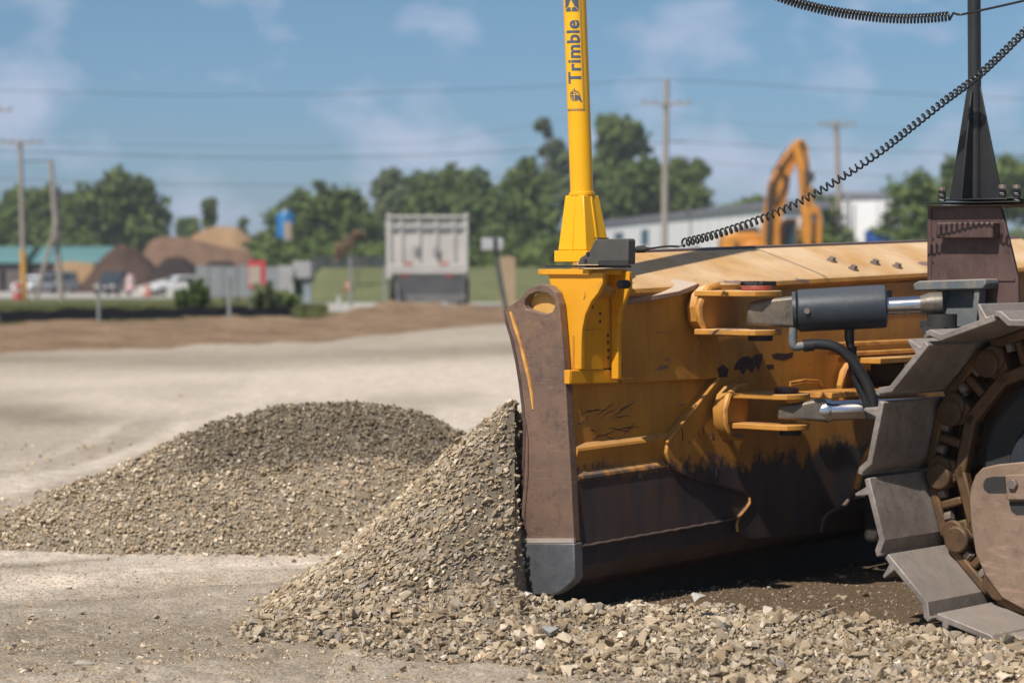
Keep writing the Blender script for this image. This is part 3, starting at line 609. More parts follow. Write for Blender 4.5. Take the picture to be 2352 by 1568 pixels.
tree(1095, 400, 120, 205, 'bright green tree right of the dump truck', 'mid', 1.1, lobes=[(1085, 420, 30), (1110, 455, 34), (1080, 480, 34), (1125, 510, 40), (1100, 550, 46), (1150, 555, 40), (1135, 480, 26)])
tree(1200, 362, 150, 200, 'thick dark tree left of the yellow mast', D_, lobes=[(1210, 385, 22), (1190, 415, 28), (1235, 430, 34), (1180, 470, 34), (1230, 500, 48), (1180, 540, 44), (1250, 560, 50), (1200, 580, 44), (1160, 430, 14)])
tree(1262, 275, 90, 230, 'sparse tall shoots of foliage just left of the yellow mast', 'grey', .8, lobes=[(1248, 287, 15), (1258, 310, 9), (1275, 335, 16), (1250, 350, 12), (1290, 370, 24), (1275, 410, 30), (1300, 450, 34), (1240, 292, 12)])
tree(1430, 265, 170, 225, 'tallest tree with a knobbly top right of the yellow mast', 'mid', 1.0, lobes=[(1402, 292, 27), (1440, 308, 32), (1458, 335, 26), (1405, 335, 28), (1425, 365, 28), (1390, 385, 28), (1385, 430, 32), (1430, 410, 26), (1400, 470, 40), (1360, 400, 22), (1345, 450, 30)])
tree(1500, 362, 190, 215, 'wide dark tree behind the utility pole in the middle', D_, lobes=[(1455, 405, 34), (1490, 395, 32), (1440, 450, 40), (1500, 440, 44), (1550, 420, 38), (1560, 380, 18), (1590, 400, 26), (1555, 460, 42), (1595, 455, 30), (1620, 392, 12), (1470, 480, 40), (1605, 375, 10)])
tree(1880, 440, 110, 150, 'pale bush-like tree behind the excavator arm', 'mid', .9, lobes=[(1865, 455, 20), (1885, 485, 30), (1860, 520, 30), (1905, 530, 34), (1885, 560, 34), (1940, 555, 26), (1915, 500, 16)])
tree(1850, 520, 90, 117, 'leafy shrub-like tree filling the gap between excavator and white building', 'mid', 1.3, lobes=[(1800, 560, 22), (1830, 545, 24), (1870, 540, 26), (1900, 560, 24), (1840, 580, 24), (1885, 585, 24), (1930, 575, 16)])
tree(2100, 390, 190, 130, 'bright green open tree left of the black tower', 'mid', .95, lobes=[(2110, 410, 22), (2070, 445, 34), (2125, 440, 40), (2160, 440, 34), (2050, 490, 26), (2090, 490, 40), (2140, 500, 44), (2035, 530, 24), (2080, 545, 40), (2130, 555, 44), (2170, 540, 36)])
tree(2270, 362, 230, 190, 'dark tree behind the black tower', D_, lobes=[(2185, 385, 22), (2210, 420, 34), (2320, 380, 26), (2300, 410, 40), (2345, 420, 36), (2250, 440, 44), (2320, 460, 50), (2380, 420, 50)])
tree(1690, 440, 90, 260, 'low tree top showing over the warehouse roof', 'mid', lobes=[(1740, 462, 12), (1720, 470, 14), (1695, 478, 12), (1660, 485, 12)])
def undergrowth():
    r = np.random.default_rng(15); n = 15000; xs_ = 585 + 730 * r.random(n); Y = 168 + 22 * r.random(n); top = 556 + 22 * fbm(xs_ * .02, xs_ * 0, 4) + 10 * fbm(xs_ * .09, xs_ * 0, 8)
    y = top + (668 - top) * r.random(n) ** .8; X = (xs_ - 1176) / F * Y; Z = CAMH + (600 - y) / F * Y; sz = .18 + .28 * r.random(n); t1 = r.normal(size=(n, 3)); t1 /= np.linalg.norm(t1, axis=1)[:, None]; t2 = r.normal(size=(n, 3)); t2 /= np.linalg.norm(t2, axis=1)[:, None]
    p = np.stack([X, Y, Z], 1); a_, b_ = t1 * sz[:, None], t2 * sz[:, None]; V = np.stack([p - a_, p - b_, p + a_, p + b_], 1).reshape(-1, 3)
    o = npmesh('undergrowth', V, np.arange(len(V)).reshape(-1, 4), LEAF['dark'], (-8, 178, -1)); tag(o, 'tangled dark undergrowth below the trees behind the dump truck', 'undergrowth', None, 'stuff')
undergrowth()
# far-off wood that closes the view
def farwood():
    r = np.random.default_rng(5); n = 46000; X = (r.random(n) * 2 - 1) * 110; Y = 330 + 25 * r.random(n); top = 4.6 + 2.6 * fbm(X * .07, Y * 0, 3) + 1.0 * fbm(X * .4, Y * 0, 9)
    Z = -1.5 + (top + 1.5) * r.random(n) ** .7; sz = .35 + .45 * r.random(n); t1 = r.normal(size=(n, 3)); t1 /= np.linalg.norm(t1, axis=1)[:, None]; t2 = r.normal(size=(n, 3)); t2 /= np.linalg.norm(t2, axis=1)[:, None]
    p = np.stack([X, Y, Z], 1); a_, b_ = t1 * sz[:, None], t2 * sz[:, None]
    V = np.stack([p - a_, p - b_, p + a_, p + b_], 1).reshape(-1, 3)
    o = npmesh('distant_wood', V, np.arange(len(V)).reshape(-1, 4), LEAF['mid'], (0, 340, -1.5)); tag(o, 'low far-off wood closing the view between the trees', 'wood', None, 'stuff')
farwood()
def bush(x, y0, y1, wpx, Y, label, kind='mid'):
    r = np.random.default_rng(int(x)); s = F / Y; cx = (x - 1176) / F * Y; gz = CAMH + (600 - y1) / s; h = (y1 - y0) / s; n = 700
    root = empty('bush', (cx, Y, gz), label, 'bush', 'bushes at the site edge')
    d = r.normal(size=(n, 3)); d /= np.linalg.norm(d, axis=1)[:, None]; p = d * (r.random(n) ** .4)[:, None] * np.array([wpx / 2 / s, wpx / 2 / s, h / 2]) * (1 + .25 * np.sin(d[:, :1] * 8)) + np.array([cx, Y, gz + h / 2])
    sz = .05 + .06 * r.random(n); t1 = r.normal(size=(n, 3)); t2 = r.normal(size=(n, 3)); a_, b_ = t1 * sz[:, None] * .6, t2 * sz[:, None] * .6
    V = np.stack([p - a_, p - b_, p + a_, p + b_], 1).reshape(-1, 3); off = (cx, Y, gz)
    o = npmesh('foliage', V, np.arange(len(V)).reshape(-1, 4), LEAF[kind], off); o.location = (0, 0, 0); o.parent = root
    mb = MB(); mb.tube([Vector(off), Vector((cx, Y, gz + h * .7))], [.03, .01], 6); mb.tube([Vector(off), Vector((cx + .15, Y, gz + h * .6))], [.02, .008], 6); mb.build('stem', BARK, root)
bush(455, 645, 712, 44, 62, 'small upright bush standing behind the silt fence', 'dark')
bush(418, 668, 705, 36, 64, 'low pale bush beside the white car')
bush(612, 655, 712, 60, 60, 'brownish green shrub in front of the grey barrier', 'grey')
bush(655, 672, 712, 40, 61, 'low shrub at the right end of the grey barrier', 'mid')
# young bare tree left of truck
def sapling():
    Y = 110; root = empty('young_tree', ((790 - 1176) / F * Y, Y, tz(Y)), 'thin young tree with brownish branches left of the dump truck', 'tree'); mb = MB(); a = P(822, 640, Y)
    mb.tube([P(822, 650, Y), P(820, 600, Y), P(818, 560, Y)], [.06, .05, .03], 6); mb.build('trunk', BARK, root)
    r = np.random.default_rng(3); V = []
    for (x, y, q) in ((800, 560, 12), (815, 545, 9), (785, 575, 12), (825, 538, 8), (775, 588, 8)):
        p = np.array(P(x, y, Y)) + r.normal(size=(120, 3)) * q / 50 * .45; a_, b_ = r.normal(size=(120, 3)) * .06, r.normal(size=(120, 3)) * .06
        V.append(np.stack([p - a_, p - b_, p + a_, p + b_], 1).reshape(-1, 3))
    V = np.concatenate(V); off = tuple(WLOC[root.name]); o = npmesh('foliage', V, np.arange(len(V)).reshape(-1, 4), M('dry_leaves', (.22, .13, .09), (.16, .11, .06), 2, .8, 0, 0), off); o.location = (0, 0, 0); o.parent = root
sapling()

# ------------------------------------------------------------------ EARTH HEAPS far left
def heap(name, sil, Y, depth, mat, label, seed):
    """sil: picture outline of the crest; falls away front and back"""
    sx_ = [s_[0] for s_ in sil]; sy_ = [s_[1] for s_ in sil]; us = np.linspace(sx_[0], sx_[-1], 60); vs = np.linspace(-1, 1, 30); U, V = np.meshgrid(us, vs)
    Yc = Y + V * depth; X = (U - 1176) / F * Y; base = tz(Y) - .1
    crest = CAMH + (600 - np.interp(U, sx_, sy_)) / F * Y - base; crest = np.maximum(crest, .02)
    Z = base + crest * np.clip(1 - np.abs(V) ** 1.25, 0, 1) * (1 + .10 * fbm(X * .6, Yc * .6, seed) * (np.abs(V) > .08)) + .12 * fbm(X * 1.5, Yc * 1.5, seed + 3) * (np.abs(V) > .1)
    off = (float(X.mean()), Y, base); o = npmesh(name, np.stack([X, Yc, Z], -1).reshape(-1, 3), gridfaces(60, 30), mat, off, smooth=True); return tag(o, label, 'heap', 'soil heaps at the far left')
TAN = earth_mat('tan_sand', (.33, .215, .115), (.27, .17, .09), .4); BRN = earth_mat('brown_soil', (.14, .085, .055), (.20, .125, .08), .3); DBR = earth_mat('dark_soil', (.065, .038, .028), (.10, .06, .042), .4); CHAR = earth_mat('blackish_soil', (.028, .02, .018), (.045, .033, .03), .5)
heap('soil_heap', [(395, 662), (420, 560), (445, 538), (480, 521), (505, 517), (545, 521), (585, 548), (605, 575), (640, 590), (690, 605), (720, 672)], 236, 7, TAN, 'highest heap, smooth and tan coloured, with a rounded top', 1)
heap('soil_heap', [(290, 672), (325, 590), (345, 552), (375, 540), (425, 543), (470, 555), (520, 567), (600, 580), (650, 605), (690, 672)], 218, 6, BRN, 'long lumpy brown heap in front of the tan one', 2)
heap('soil_heap', [(170, 680), (200, 640), (235, 590), (265, 565), (290, 560), (320, 575), (350, 602), (390, 660), (400, 680)], 203, 5, DBR, 'pointed dark brown heap right of the teal roof', 3)
heap('soil_heap', [(330, 680), (350, 620), (385, 590), (420, 588), (460, 615), (480, 600), (530, 598), (580, 640), (600, 680)], 196, 3.5, CHAR, 'low dark heap right behind the white car', 4)
heap('soil_heap', [(60, 680), (75, 640), (95, 610), (118, 600), (140, 650), (150, 680)], 205, 3, CHAR, 'narrow black heap under the teal roof between the poles', 5)
heap('soil_heap', [(140, 680), (150, 620), (162, 600), (175, 610), (190, 650), (200, 680)], 208, 3, CHAR, 'steep black heap just left of the pointed brown one', 6)
heap('soil_heap', [(60, 680), (105, 625), (135, 603), (165, 598), (215, 604), (240, 640), (250, 680)], 207, 1.5, TAN, 'small orange tan heap showing behind the poles', 7)
heap('soil_heap', [(240, 695), (275, 672), (330, 655), (380, 640), (420, 638), (450, 660), (470, 695)], 172 + 14, 2, LOT, 'low spread of pale gravel around the parked cars', 8)

# ------------------------------------------------------------------ BUILDINGS
TEAL = M('teal_metal_roof', (.12, .27, .26), (.10, .22, .22), 1, .5, 0, .1); WHITE = M('white_metal_wall', (.80, .79, .80), (.74, .73, .75), .4, .6, 0, .05)
DKWALL = M('dark_wall', (.05, .045, .04), (.08, .06, .05), .6, .8, 0, .1); GREYR = M('grey_roof', (.16, .16, .19), (.20, .20, .23), .5, .7, 0, .1); GLASSD = M('dark_window', (.07, .15, .27), (.09, .16, .26), 1, .15, 0, 0)
FRM = M('window_frame', (.5, .5, .52), None, 1, .5, 0, 0)
def shed(x0, x1, yr, ye, Y, label):
    root = empty('shed', P((x0 + x1) / 2, 600, Y) * 1, label, 'building'); root.location.z = tz(Y); WLOC[root.name] = root.location.copy()
    a, b = P(x0, ye, Y), P(x1, ye, Y); zr = P(x0, yr, Y + 5).z; g0 = tz(Y)
    mb = MB(); mb.prism([(a.x, Y, a.z), (a.x, Y + 5, zr), (a.x, Y + 10, a.z)], (b.x - a.x, 0, 0)); mb.build('roof', TEAL, root)
    mb = MB(); mb.bx(a.x + .3, b.x - .3, Y + .4, Y + 9.6, g0, a.z - .004); mb.build('wall', DKWALL, root)
    for k in range(3):
        xx = a.x + (b.x - a.x) * (k + .5) / 3; mb = MB(); mb.bx(xx - 1.1, xx + 1.1, Y + .33, Y + .395, g0, g0 + 1.9); mb.build('door', M('shed_door', (.12, .1, .09), None, 2, .7), root)
shed(-90, 52, 566, 604, 209, 'dark low building with a teal roof at the left picture edge')
shed(72, 262, 566, 604, 209, 'low building with a long teal roof behind the poles')
def blue_tank():
    Y = 200; a = P(635, 580, Y); b = P(680, 487, Y); g0 = tz(Y); root = empty('tank', ((a.x + b.x) / 2, Y, g0), 'tall bright blue tank among the trees behind the soil heaps', 'tank'); cx = (a.x + b.x) / 2; r_ = (b.x - a.x) / 2
    mb = MB(); mb.tube([(cx, Y, g0 + .8), (cx, Y, b.z - .3), (cx, Y, b.z)], [r_, r_, r_ * .82], 24); mb.build('body', M('blue_paint', (.0, .14, .36), (.0, .11, .29), 2, .4, 0, 0), root)
    for sx_ in (-.7, .7):
        for sy_ in (-.6, .6): mb = MB(); mb.bx(cx + sx_ * r_ - .05, cx + sx_ * r_ + .05, Y + sy_ * r_ - .05, Y + sy_ * r_ + .05, g0, g0 + .95); mb.build('leg', BLACKD, root)
    mb = MB(); mb.tube([(cx, Y, b.z - .002), (cx, Y, b.z + .25)], .35, 12); mb.build('lid', M('grey_lid', (.3, .35, .42)), root)
    p0, p1 = P(653, 580, Y - r_ - .3), P(669, 510, Y - r_ - .3); mb = MB(); mb.bx(p0.x, p1.x, Y - r_ - .35, Y - r_ - .002, g0 + .6, p1.z); mb.build('chute', M('tan_panel', (.42, .30, .18), (.3, .24, .2), 1.5, .7), root)
blue_tank()
def warehouse(x0, Y0, x1, Y1, H, label, wins, name='warehouse', roofh=.42, depth=2.6):
    a = Vector(((x0 - 1176) / F * Y0, Y0, 0)); b = Vector(((x1 - 1176) / F * Y1, Y1, 0)); d = (b - a).normalized(); n = Vector((-d.y, d.x, 0))
    if n.y < 0: n = -n
    g0 = min(tz(Y0), tz(Y1)) - .3; root = empty(name, ((a.x + b.x) / 2, (a.y + b.y) / 2, g0), label, 'building')
    mb = MB(); mb.prism([a + UV * g0, b + UV * g0, b + n * depth + UV * g0, a + n * depth + UV * g0], (0, 0, H - g0)); mb.build('wall', WHITE, root)
    mb = MB(); o = -n * .15; mb.prism([a - d * .3 + o + UV * (H + .002), a - d * .3 + o + UV * (H + .36), a - d * .3 + n * depth * .5 + UV * (H + roofh), a - d * .3 + n * (depth + .35) + UV * (H + .34), a - d * .3 + n * (depth + .35) + UV * (H + .002)], d * ((b - a).length + .6)); mb.build('roof', GREYR, root)
    Lh = (b - a).length
    for i in range(int(Lh / 3)):
        c = a + d * (i * 3 + .7); MB().box(c - n * .007 + UV * (g0 + (H - g0) / 2), d * .05, n * .006, UV * ((H - g0) / 2 - .05)).build('wall_rib', FRM, root)
    for (t, zc, hw, hh) in wins:
        c = a + d * (Lh * t) - n * .02; mb = MB(); mb.box(c + UV * zc, d * (hw + .12), n * .015, UV * (hh + .08)); f = mb.build('window', FRM, root)
        mb = MB(); mb.box(c - n * .024 + UV * zc, d * hw, n * .008, UV * hh); g_ = mb.build('pane', GLASSD, f)
warehouse(1372, 182, 1770, 120, 4.0, 'long white warehouse with a grey roof and small blue windows behind the blade',
          [(.18, 3.15, 2.1, .22), (.366, 2.95, 1.5, .5), (.568, 1.5, .9, .6), (.673, 1.6, 1.0, .6), (.80, 1.8, .7, .5)])
warehouse(1895, 152, 2120, 148, 5.3, 'tall blank white building behind the right hand utility pole', [(.2, 2.4, .5, .5)], roofh=.35)
tag_ = None
def box_thing(name, label, cat, x0, x1, y0, y1, Y, depth, mat, sub=None):
    a, b = P(x0, y1, Y), P(x1, y0, Y); root = empty(name, ((a.x + b.x) / 2, Y, min(a.z, b.z)), label, cat); mb = MB(); mb.bx(a.x, b.x, Y, Y + depth, a.z, b.z); mb.build('body', mat, root, bevel=.04)
    mb = MB(); n = max(3, int((b.x - a.x) / .35))
    for i in range(n): xx = a.x + (b.x - a.x) * (i + .5) / n; mb.bx(xx - .05, xx + .05, Y - .04, Y - .001, a.z + .1, b.z - .1)
    o = mb.build('corrugation', sub or mat, root); o['kind'] = 'stuff'
    mb = MB(); mb.bx(a.x - .03, b.x + .03, Y - .06, Y - .045, b.z - .1, b.z); mb.build('top_rail', sub or mat, root); return root
box_thing('container', 'blue container under the bright tree at the right', 'container', 2000, 2125, 528, 575, 140, 2.5, M('container_blue', (.02, .10, .42), (.02, .08, .33), 1, .5))

# grey sheet barrier with red sign
def barrier():
    Y = 92; g0 = tz(Y); root = empty('barrier', P(580, 690, Y), 'long low barrier of grey sheet panels in front of the soil heaps', 'barrier'); root.location.z = g0; WLOC[root.name] = root.location.copy()
    G1 = M('grey_sheet', (.25, .26, .27), (.20, .21, .23), 1.5, .6, .1); n = 7
    for i in range(n):
        x0, x1 = 450 + i * 32, 450 + (i + 1) * 32 - 2; a, b = P(x0, 682, Y), P(x1, 610 + (i % 3), Y); mb = MB(); mb.bx(a.x, b.x, Y + .02 * (i % 2), Y + .07 + .02 * (i % 2), a.z, b.z); mb.build('panel', G1, root)
        p_ = P(x1 + 1, 690, Y); mb = MB(); mb.bx(p_.x - .04, p_.x + .04, Y + .1, Y + .18, g0, b.z); mb.build('post', BLACKD, root)
barrier()
def trailer():
    Y = 86; root = empty('hopper', P(688, 700, Y), 'pale grey hopper on legs at the right end of the grey barrier', 'hopper'); g0 = tz(Y); root.location.z = g0; WLOC[root.name] = root.location.copy()
    G2 = M('grey_light_sheet', (.34, .34, .34), (.28, .28, .29), 2, .6)
    a, b = P(672, 640, Y), P(714, 600, Y); mb = MB(); mb.prism([(a.x + .15, Y, a.z), (b.x, Y, a.z), (b.x, Y, b.z), (a.x, Y, b.z)], (0, 1.6, 0)); mb.build('bin', G2, root, bevel=.02)
    a2, b2 = P(697, 708, Y), P(714, 640, Y); mb = MB(); mb.bx(a2.x, b2.x, Y + .02, Y + .5, g0, a.z - .003); mb.build('leg', M('bluish_grey', (.25, .29, .33), None, 2, .6), root)
    a3, b3 = P(640, 690, Y), P(674, 610, Y); mb = MB(); mb.bx(a3.x, b3.x, Y + .1, Y + .6, g0, b3.z); mb.build('side_panel', G2, root); mb = MB(); a4, b4 = P(676, 700, Y), P(690, 645, Y); mb.bx(a4.x, b4.x, Y + .3, Y + .5, g0, b4.z); mb.build('ladder', M('green_dark', (.03, .08, .06)), root)
    mb = MB(); p1, p2 = P(670, 643, Y - .05), P(716, 638, Y - .05); mb.bx(p1.x, p2.x, Y - .08, Y + 1.62, p1.z - .02, p2.z); mb.build('rim', BLACKD, root)
trailer()
def redsign():
    Y = 84; g0 = tz(Y); root = empty('sign', P(590, 690, Y), 'red and white framed sign on a post in front of the grey barrier', 'sign'); root.location.z = g0; WLOC[root.name] = root.location.copy()
    a, b = P(570, 662, Y), P(610, 598, Y); mb = MB(); mb.bx(a.x, b.x, Y, Y + .05, a.z, b.z); mb.build('board', M('red_board', (.48, .05, .06), (.38, .04, .05), 2, .5), root)
    a, b = P(572, 655, Y), P(598, 611, Y); mb = MB(); mb.bx(a.x, b.x, Y - .012, Y - .002, a.z, b.z); mb.build('face', M('pale_face', (.42, .32, .25), (.34, .3, .27), 3, .6), root)
    a = P(585, 690, Y); mb = MB(); mb.bx(a.x - .05, a.x + .05, Y + .055, Y + .13, g0, P(0, 590, Y).z); mb.build('post', BLACKD, root)
redsign()

# ------------------------------------------------------------------ VEHICLES far
TYRE = M('tyre', (.02, .02, .02), None, 8, .85, 0, .3); WPAINT = M('white_car_paint', (.7, .7, .7), (.62, .62, .62), 1, .25, 0, 0); DPAINT = M('dark_car_paint', (.03, .03, .035), (.045, .045, .05), 1, .25, 0, 0); CARG = M('car_glass', (.03, .05, .06), None, 1, .08, 0, 0)
def car(x, Y, rz, mat, label, name='parked_car', L_=4.4, suv=False):
    gz = tz(Y) + .04; cx = (x - 1176) / F * Y; root = empty(name, (cx, Y, gz), label, 'car', 'cars parked on the lot')
    root.rotation_euler.z = rz; WLOC[root.name] = Vector((0, 0, 0))
    h = 1.75 if suv else 1.45; w_ = .9; q = L_ / 2
    prof = [(-q, .35), (-q, .75), (-q + .1, .9), (-q + .9 if not suv else -q + .25, .98 if not suv else 1.0), (q - 1.25, .98), (q - .25, .85), (q, .65), (q, .35)]
    mb = MB(); mb.prism([(x_, -w_, z_) for x_, z_ in prof], (0, 2 * w_, 0)); mb.build('body', mat, root, bevel=.08, seg=3)
    top = [(-q + (.55 if not suv else .2), .97), (-q + (1.15 if not suv else .35), h), (q - 2.1, h), (q - 1.3, .97)]
    mb = MB(); mb.prism([(x_, -w_ + .1, z_) for x_, z_ in top], (0, 2 * w_ - .2, 0)); mb.build('cabin', mat, root, bevel=.07, seg=3)
    gl = [(-q + (.85 if not suv else .5), 1.02), (-q + (1.25 if not suv else .55), h - .1), (q - 2.15, h - .1), (q - 1.6, 1.02)]
    for s_ in (-1, 1):
        mb = MB(); mb.prism([(x_, s_ * (w_ - .1) + (.002 if s_ > 0 else -.012), z_) for x_, z_ in gl], (0, .01, 0)); mb.build('side_window', CARG, root)
    for e, (xa, za, xb, zb) in enumerate((((q - 2.08), h - .08, (q - 1.36), 1.03), (-q + (1.12 if not suv else .34), h - .08, -q + (.62 if not suv else .23), 1.03))):
        nx = .02 if e == 0 else -.02
        mb = MB(); mb.prism([(xa + nx, -.68, za), (xa + nx, .68, za), (xb + nx, .72, zb), (xb + nx, -.72, zb)], (nx, 0, .012)); mb.build('windscreen', CARG, root)
    for sx_ in (-q + .8, q - .8):
        for s_ in (-1, 1):
            mb = MB(); mb.tube([(sx_, s_ * (w_ - .2), .33), (sx_, s_ * (w_ + .01), .33)], .33, 20); wh = mb.build('wheel', TYRE, root)
            mb = MB(); mb.tube([(sx_, s_ * (w_ + .011), .33), (sx_, s_ * (w_ + .03), .33)], .19, 14); mb.build('rim', M('rim', (.4, .4, .4), None, 1, .3, .6, 0), wh)
    for s_ in (-.62, .62):
        mb = MB(); mb.bx(q - .02, q + .015, s_ - .16, s_ + .16, .62, .76); mb.build('headlight', M('lamp_glass', (.8, .8, .75), None, 1, .1, 0, 0), root)
car(408, 178, R(205), WPAINT, 'white parked car half hidden by the small bush', suv=False)
car(260, 180, R(262), DPAINT, 'dark parked vehicle seen head-on before the pointed heap', suv=True)
car(82, 188, R(250), WPAINT, 'white car beside the foot of the leaning brace pole', suv=False)
car(120, 195, R(185), M('grey_car_paint', (.12, .13, .15), None, 1, .3, 0, 0), 'grey parked vehicle in the shade between the two poles', suv=True)

def dump_truck():
    Y = 75.0; gz = tz(Y) + .03; TG = M('dusty_grey_truck', (.47, .45, .42), (.38, .36, .34), 1.3, .6, .1, .1, .01); TGD = M('truck_lower_grey', (.20, .20, .21), (.27, .26, .26), 1.6, .7, .1, .1, .01)
    xL, xR = P(888, 600, Y).x, P(1073, 600, Y).x; zt = P(0, 492, Y).z; zm = P(0, 620, Y).z; cx = (xL + xR) / 2
    root = empty('dump_truck', (cx, Y, gz), 'dusty pale grey dump truck seen from behind with its tailgate closed', 'dump truck')
    A = lambda x, y: P(x, y, Y)
    def pb(name, x0, x1, y0, y1, d0, d1, mat, parent=root, bevel=.02):
        a, b = A(x0, y1), A(x1, y0); mb = MB(); mb.bx(a.x, b.x, Y + d0, Y + d1, a.z, b.z); return mb.build(name, mat, parent, bevel=bevel)
    pb('bed', 893, 1069, 494, 618, .25, 5.2, TG)
    tg = pb('tailgate', 898, 1066, 500, 616, .08, .245, TG)
    for i, x in enumerate((922, 962, 1002, 1042)):
        pb('tailgate_rib', x - 4, x + 4, 506, 610, .01, .078, TG, tg)
    pb('tailgate_rail', 896, 1068, 520, 528, -.02, .008, TGD, tg); pb('tailgate_rail', 896, 1068, 606, 616, -.02, .008, TG, tg)
    pb('corner_post', 887, 899, 492, 640, 0, .24, TG); pb('corner_post', 1064, 1075, 492, 640, 0, .24, TG)
    a, b = A(887, 500), A(1075, 488); mb = MB(); mb.prism([(a.x, Y - .05, a.z), (b.x, Y - .05, a.z), (b.x, Y - .05, b.z), (b.x - .25, Y - .05, a.z + .06), (a.x + .25, Y - .05, a.z + .06), (a.x, Y - .05, b.z)], (0, .28, 0)); mb.build('top_rail', TG, root)
    pb('latch', 950, 962, 566, 586, -.06, -.002, TGD); pb('latch', 995, 1008, 566, 586, -.06, -.002, TGD)
    pb('reflector', 926, 948, 602, 608, -.035, -.022, M('red_reflector', (.5, .12, .1), None, 3, .4, 0, 0)); pb('reflector', 1010, 1032, 602, 608, -.035, -.022, M('red_reflector', (.5, .12, .1)))
    pb('sill', 900, 1072, 618, 628, -.25, 1.0, TG)
    a, b = A(905, 690), A(1070, 628); mb = MB(); mb.prism([(a.x, Y - .05, b.z), (b.x, Y - .05, b.z), (b.x, Y + .35, a.z - .05), (a.x + .42, Y + .35, a.z - .05)], (0, .06, 0)); mb.build('apron', TGD, root)  # the apron's shade is put into its darker grey
    pb('mud_flap', 908, 950, 636, 698, .7, .75, TGD); pb('mud_flap', 1025, 1068, 636, 698, .7, .75, TGD)
    pb('bumper', 950, 1022, 672, 680, .45, .6, BLACKD); pb('hitch', 975, 998, 640, 668, .4, .6, TGD)
    for x0, x1 in ((890, 918), (1045, 1073)):
        p0, p1 = A(x0, 0).x, A(x1, 0).x
        mb = MB(); mb.tube([(p0, Y + 1.5, gz + .5), (p1, Y + 1.5, gz + .5)], .5, 22); mb.build('wheel', TYRE, root)
        mb = MB(); mb.tube([(p0, Y + 2.8, gz + .5), (p1, Y + 2.8, gz + .5)], .5, 22); mb.build('wheel', TYRE, root)
    mb = MB(); mb.bx(xL + .15, xR - .15, Y + 5.4, Y + 7.3, gz + .7, zt - .5); mb.build('cab', M('truck_cab', (.5, .5, .5)), root, bevel=.1)
    mb = MB(); mb.bx(xL + .7, xR - .7, Y + .3, Y + 7, gz + .55, zm - .05); mb.build('chassis', BLACKD, root)
    for x0 in (926, 1026): pb('tail_light', x0, x0 + 12, 630, 636, -.27, -.252, M('tail_light_red', (.35, .03, .03), None, 3, .3, 0, 0))
dump_truck()

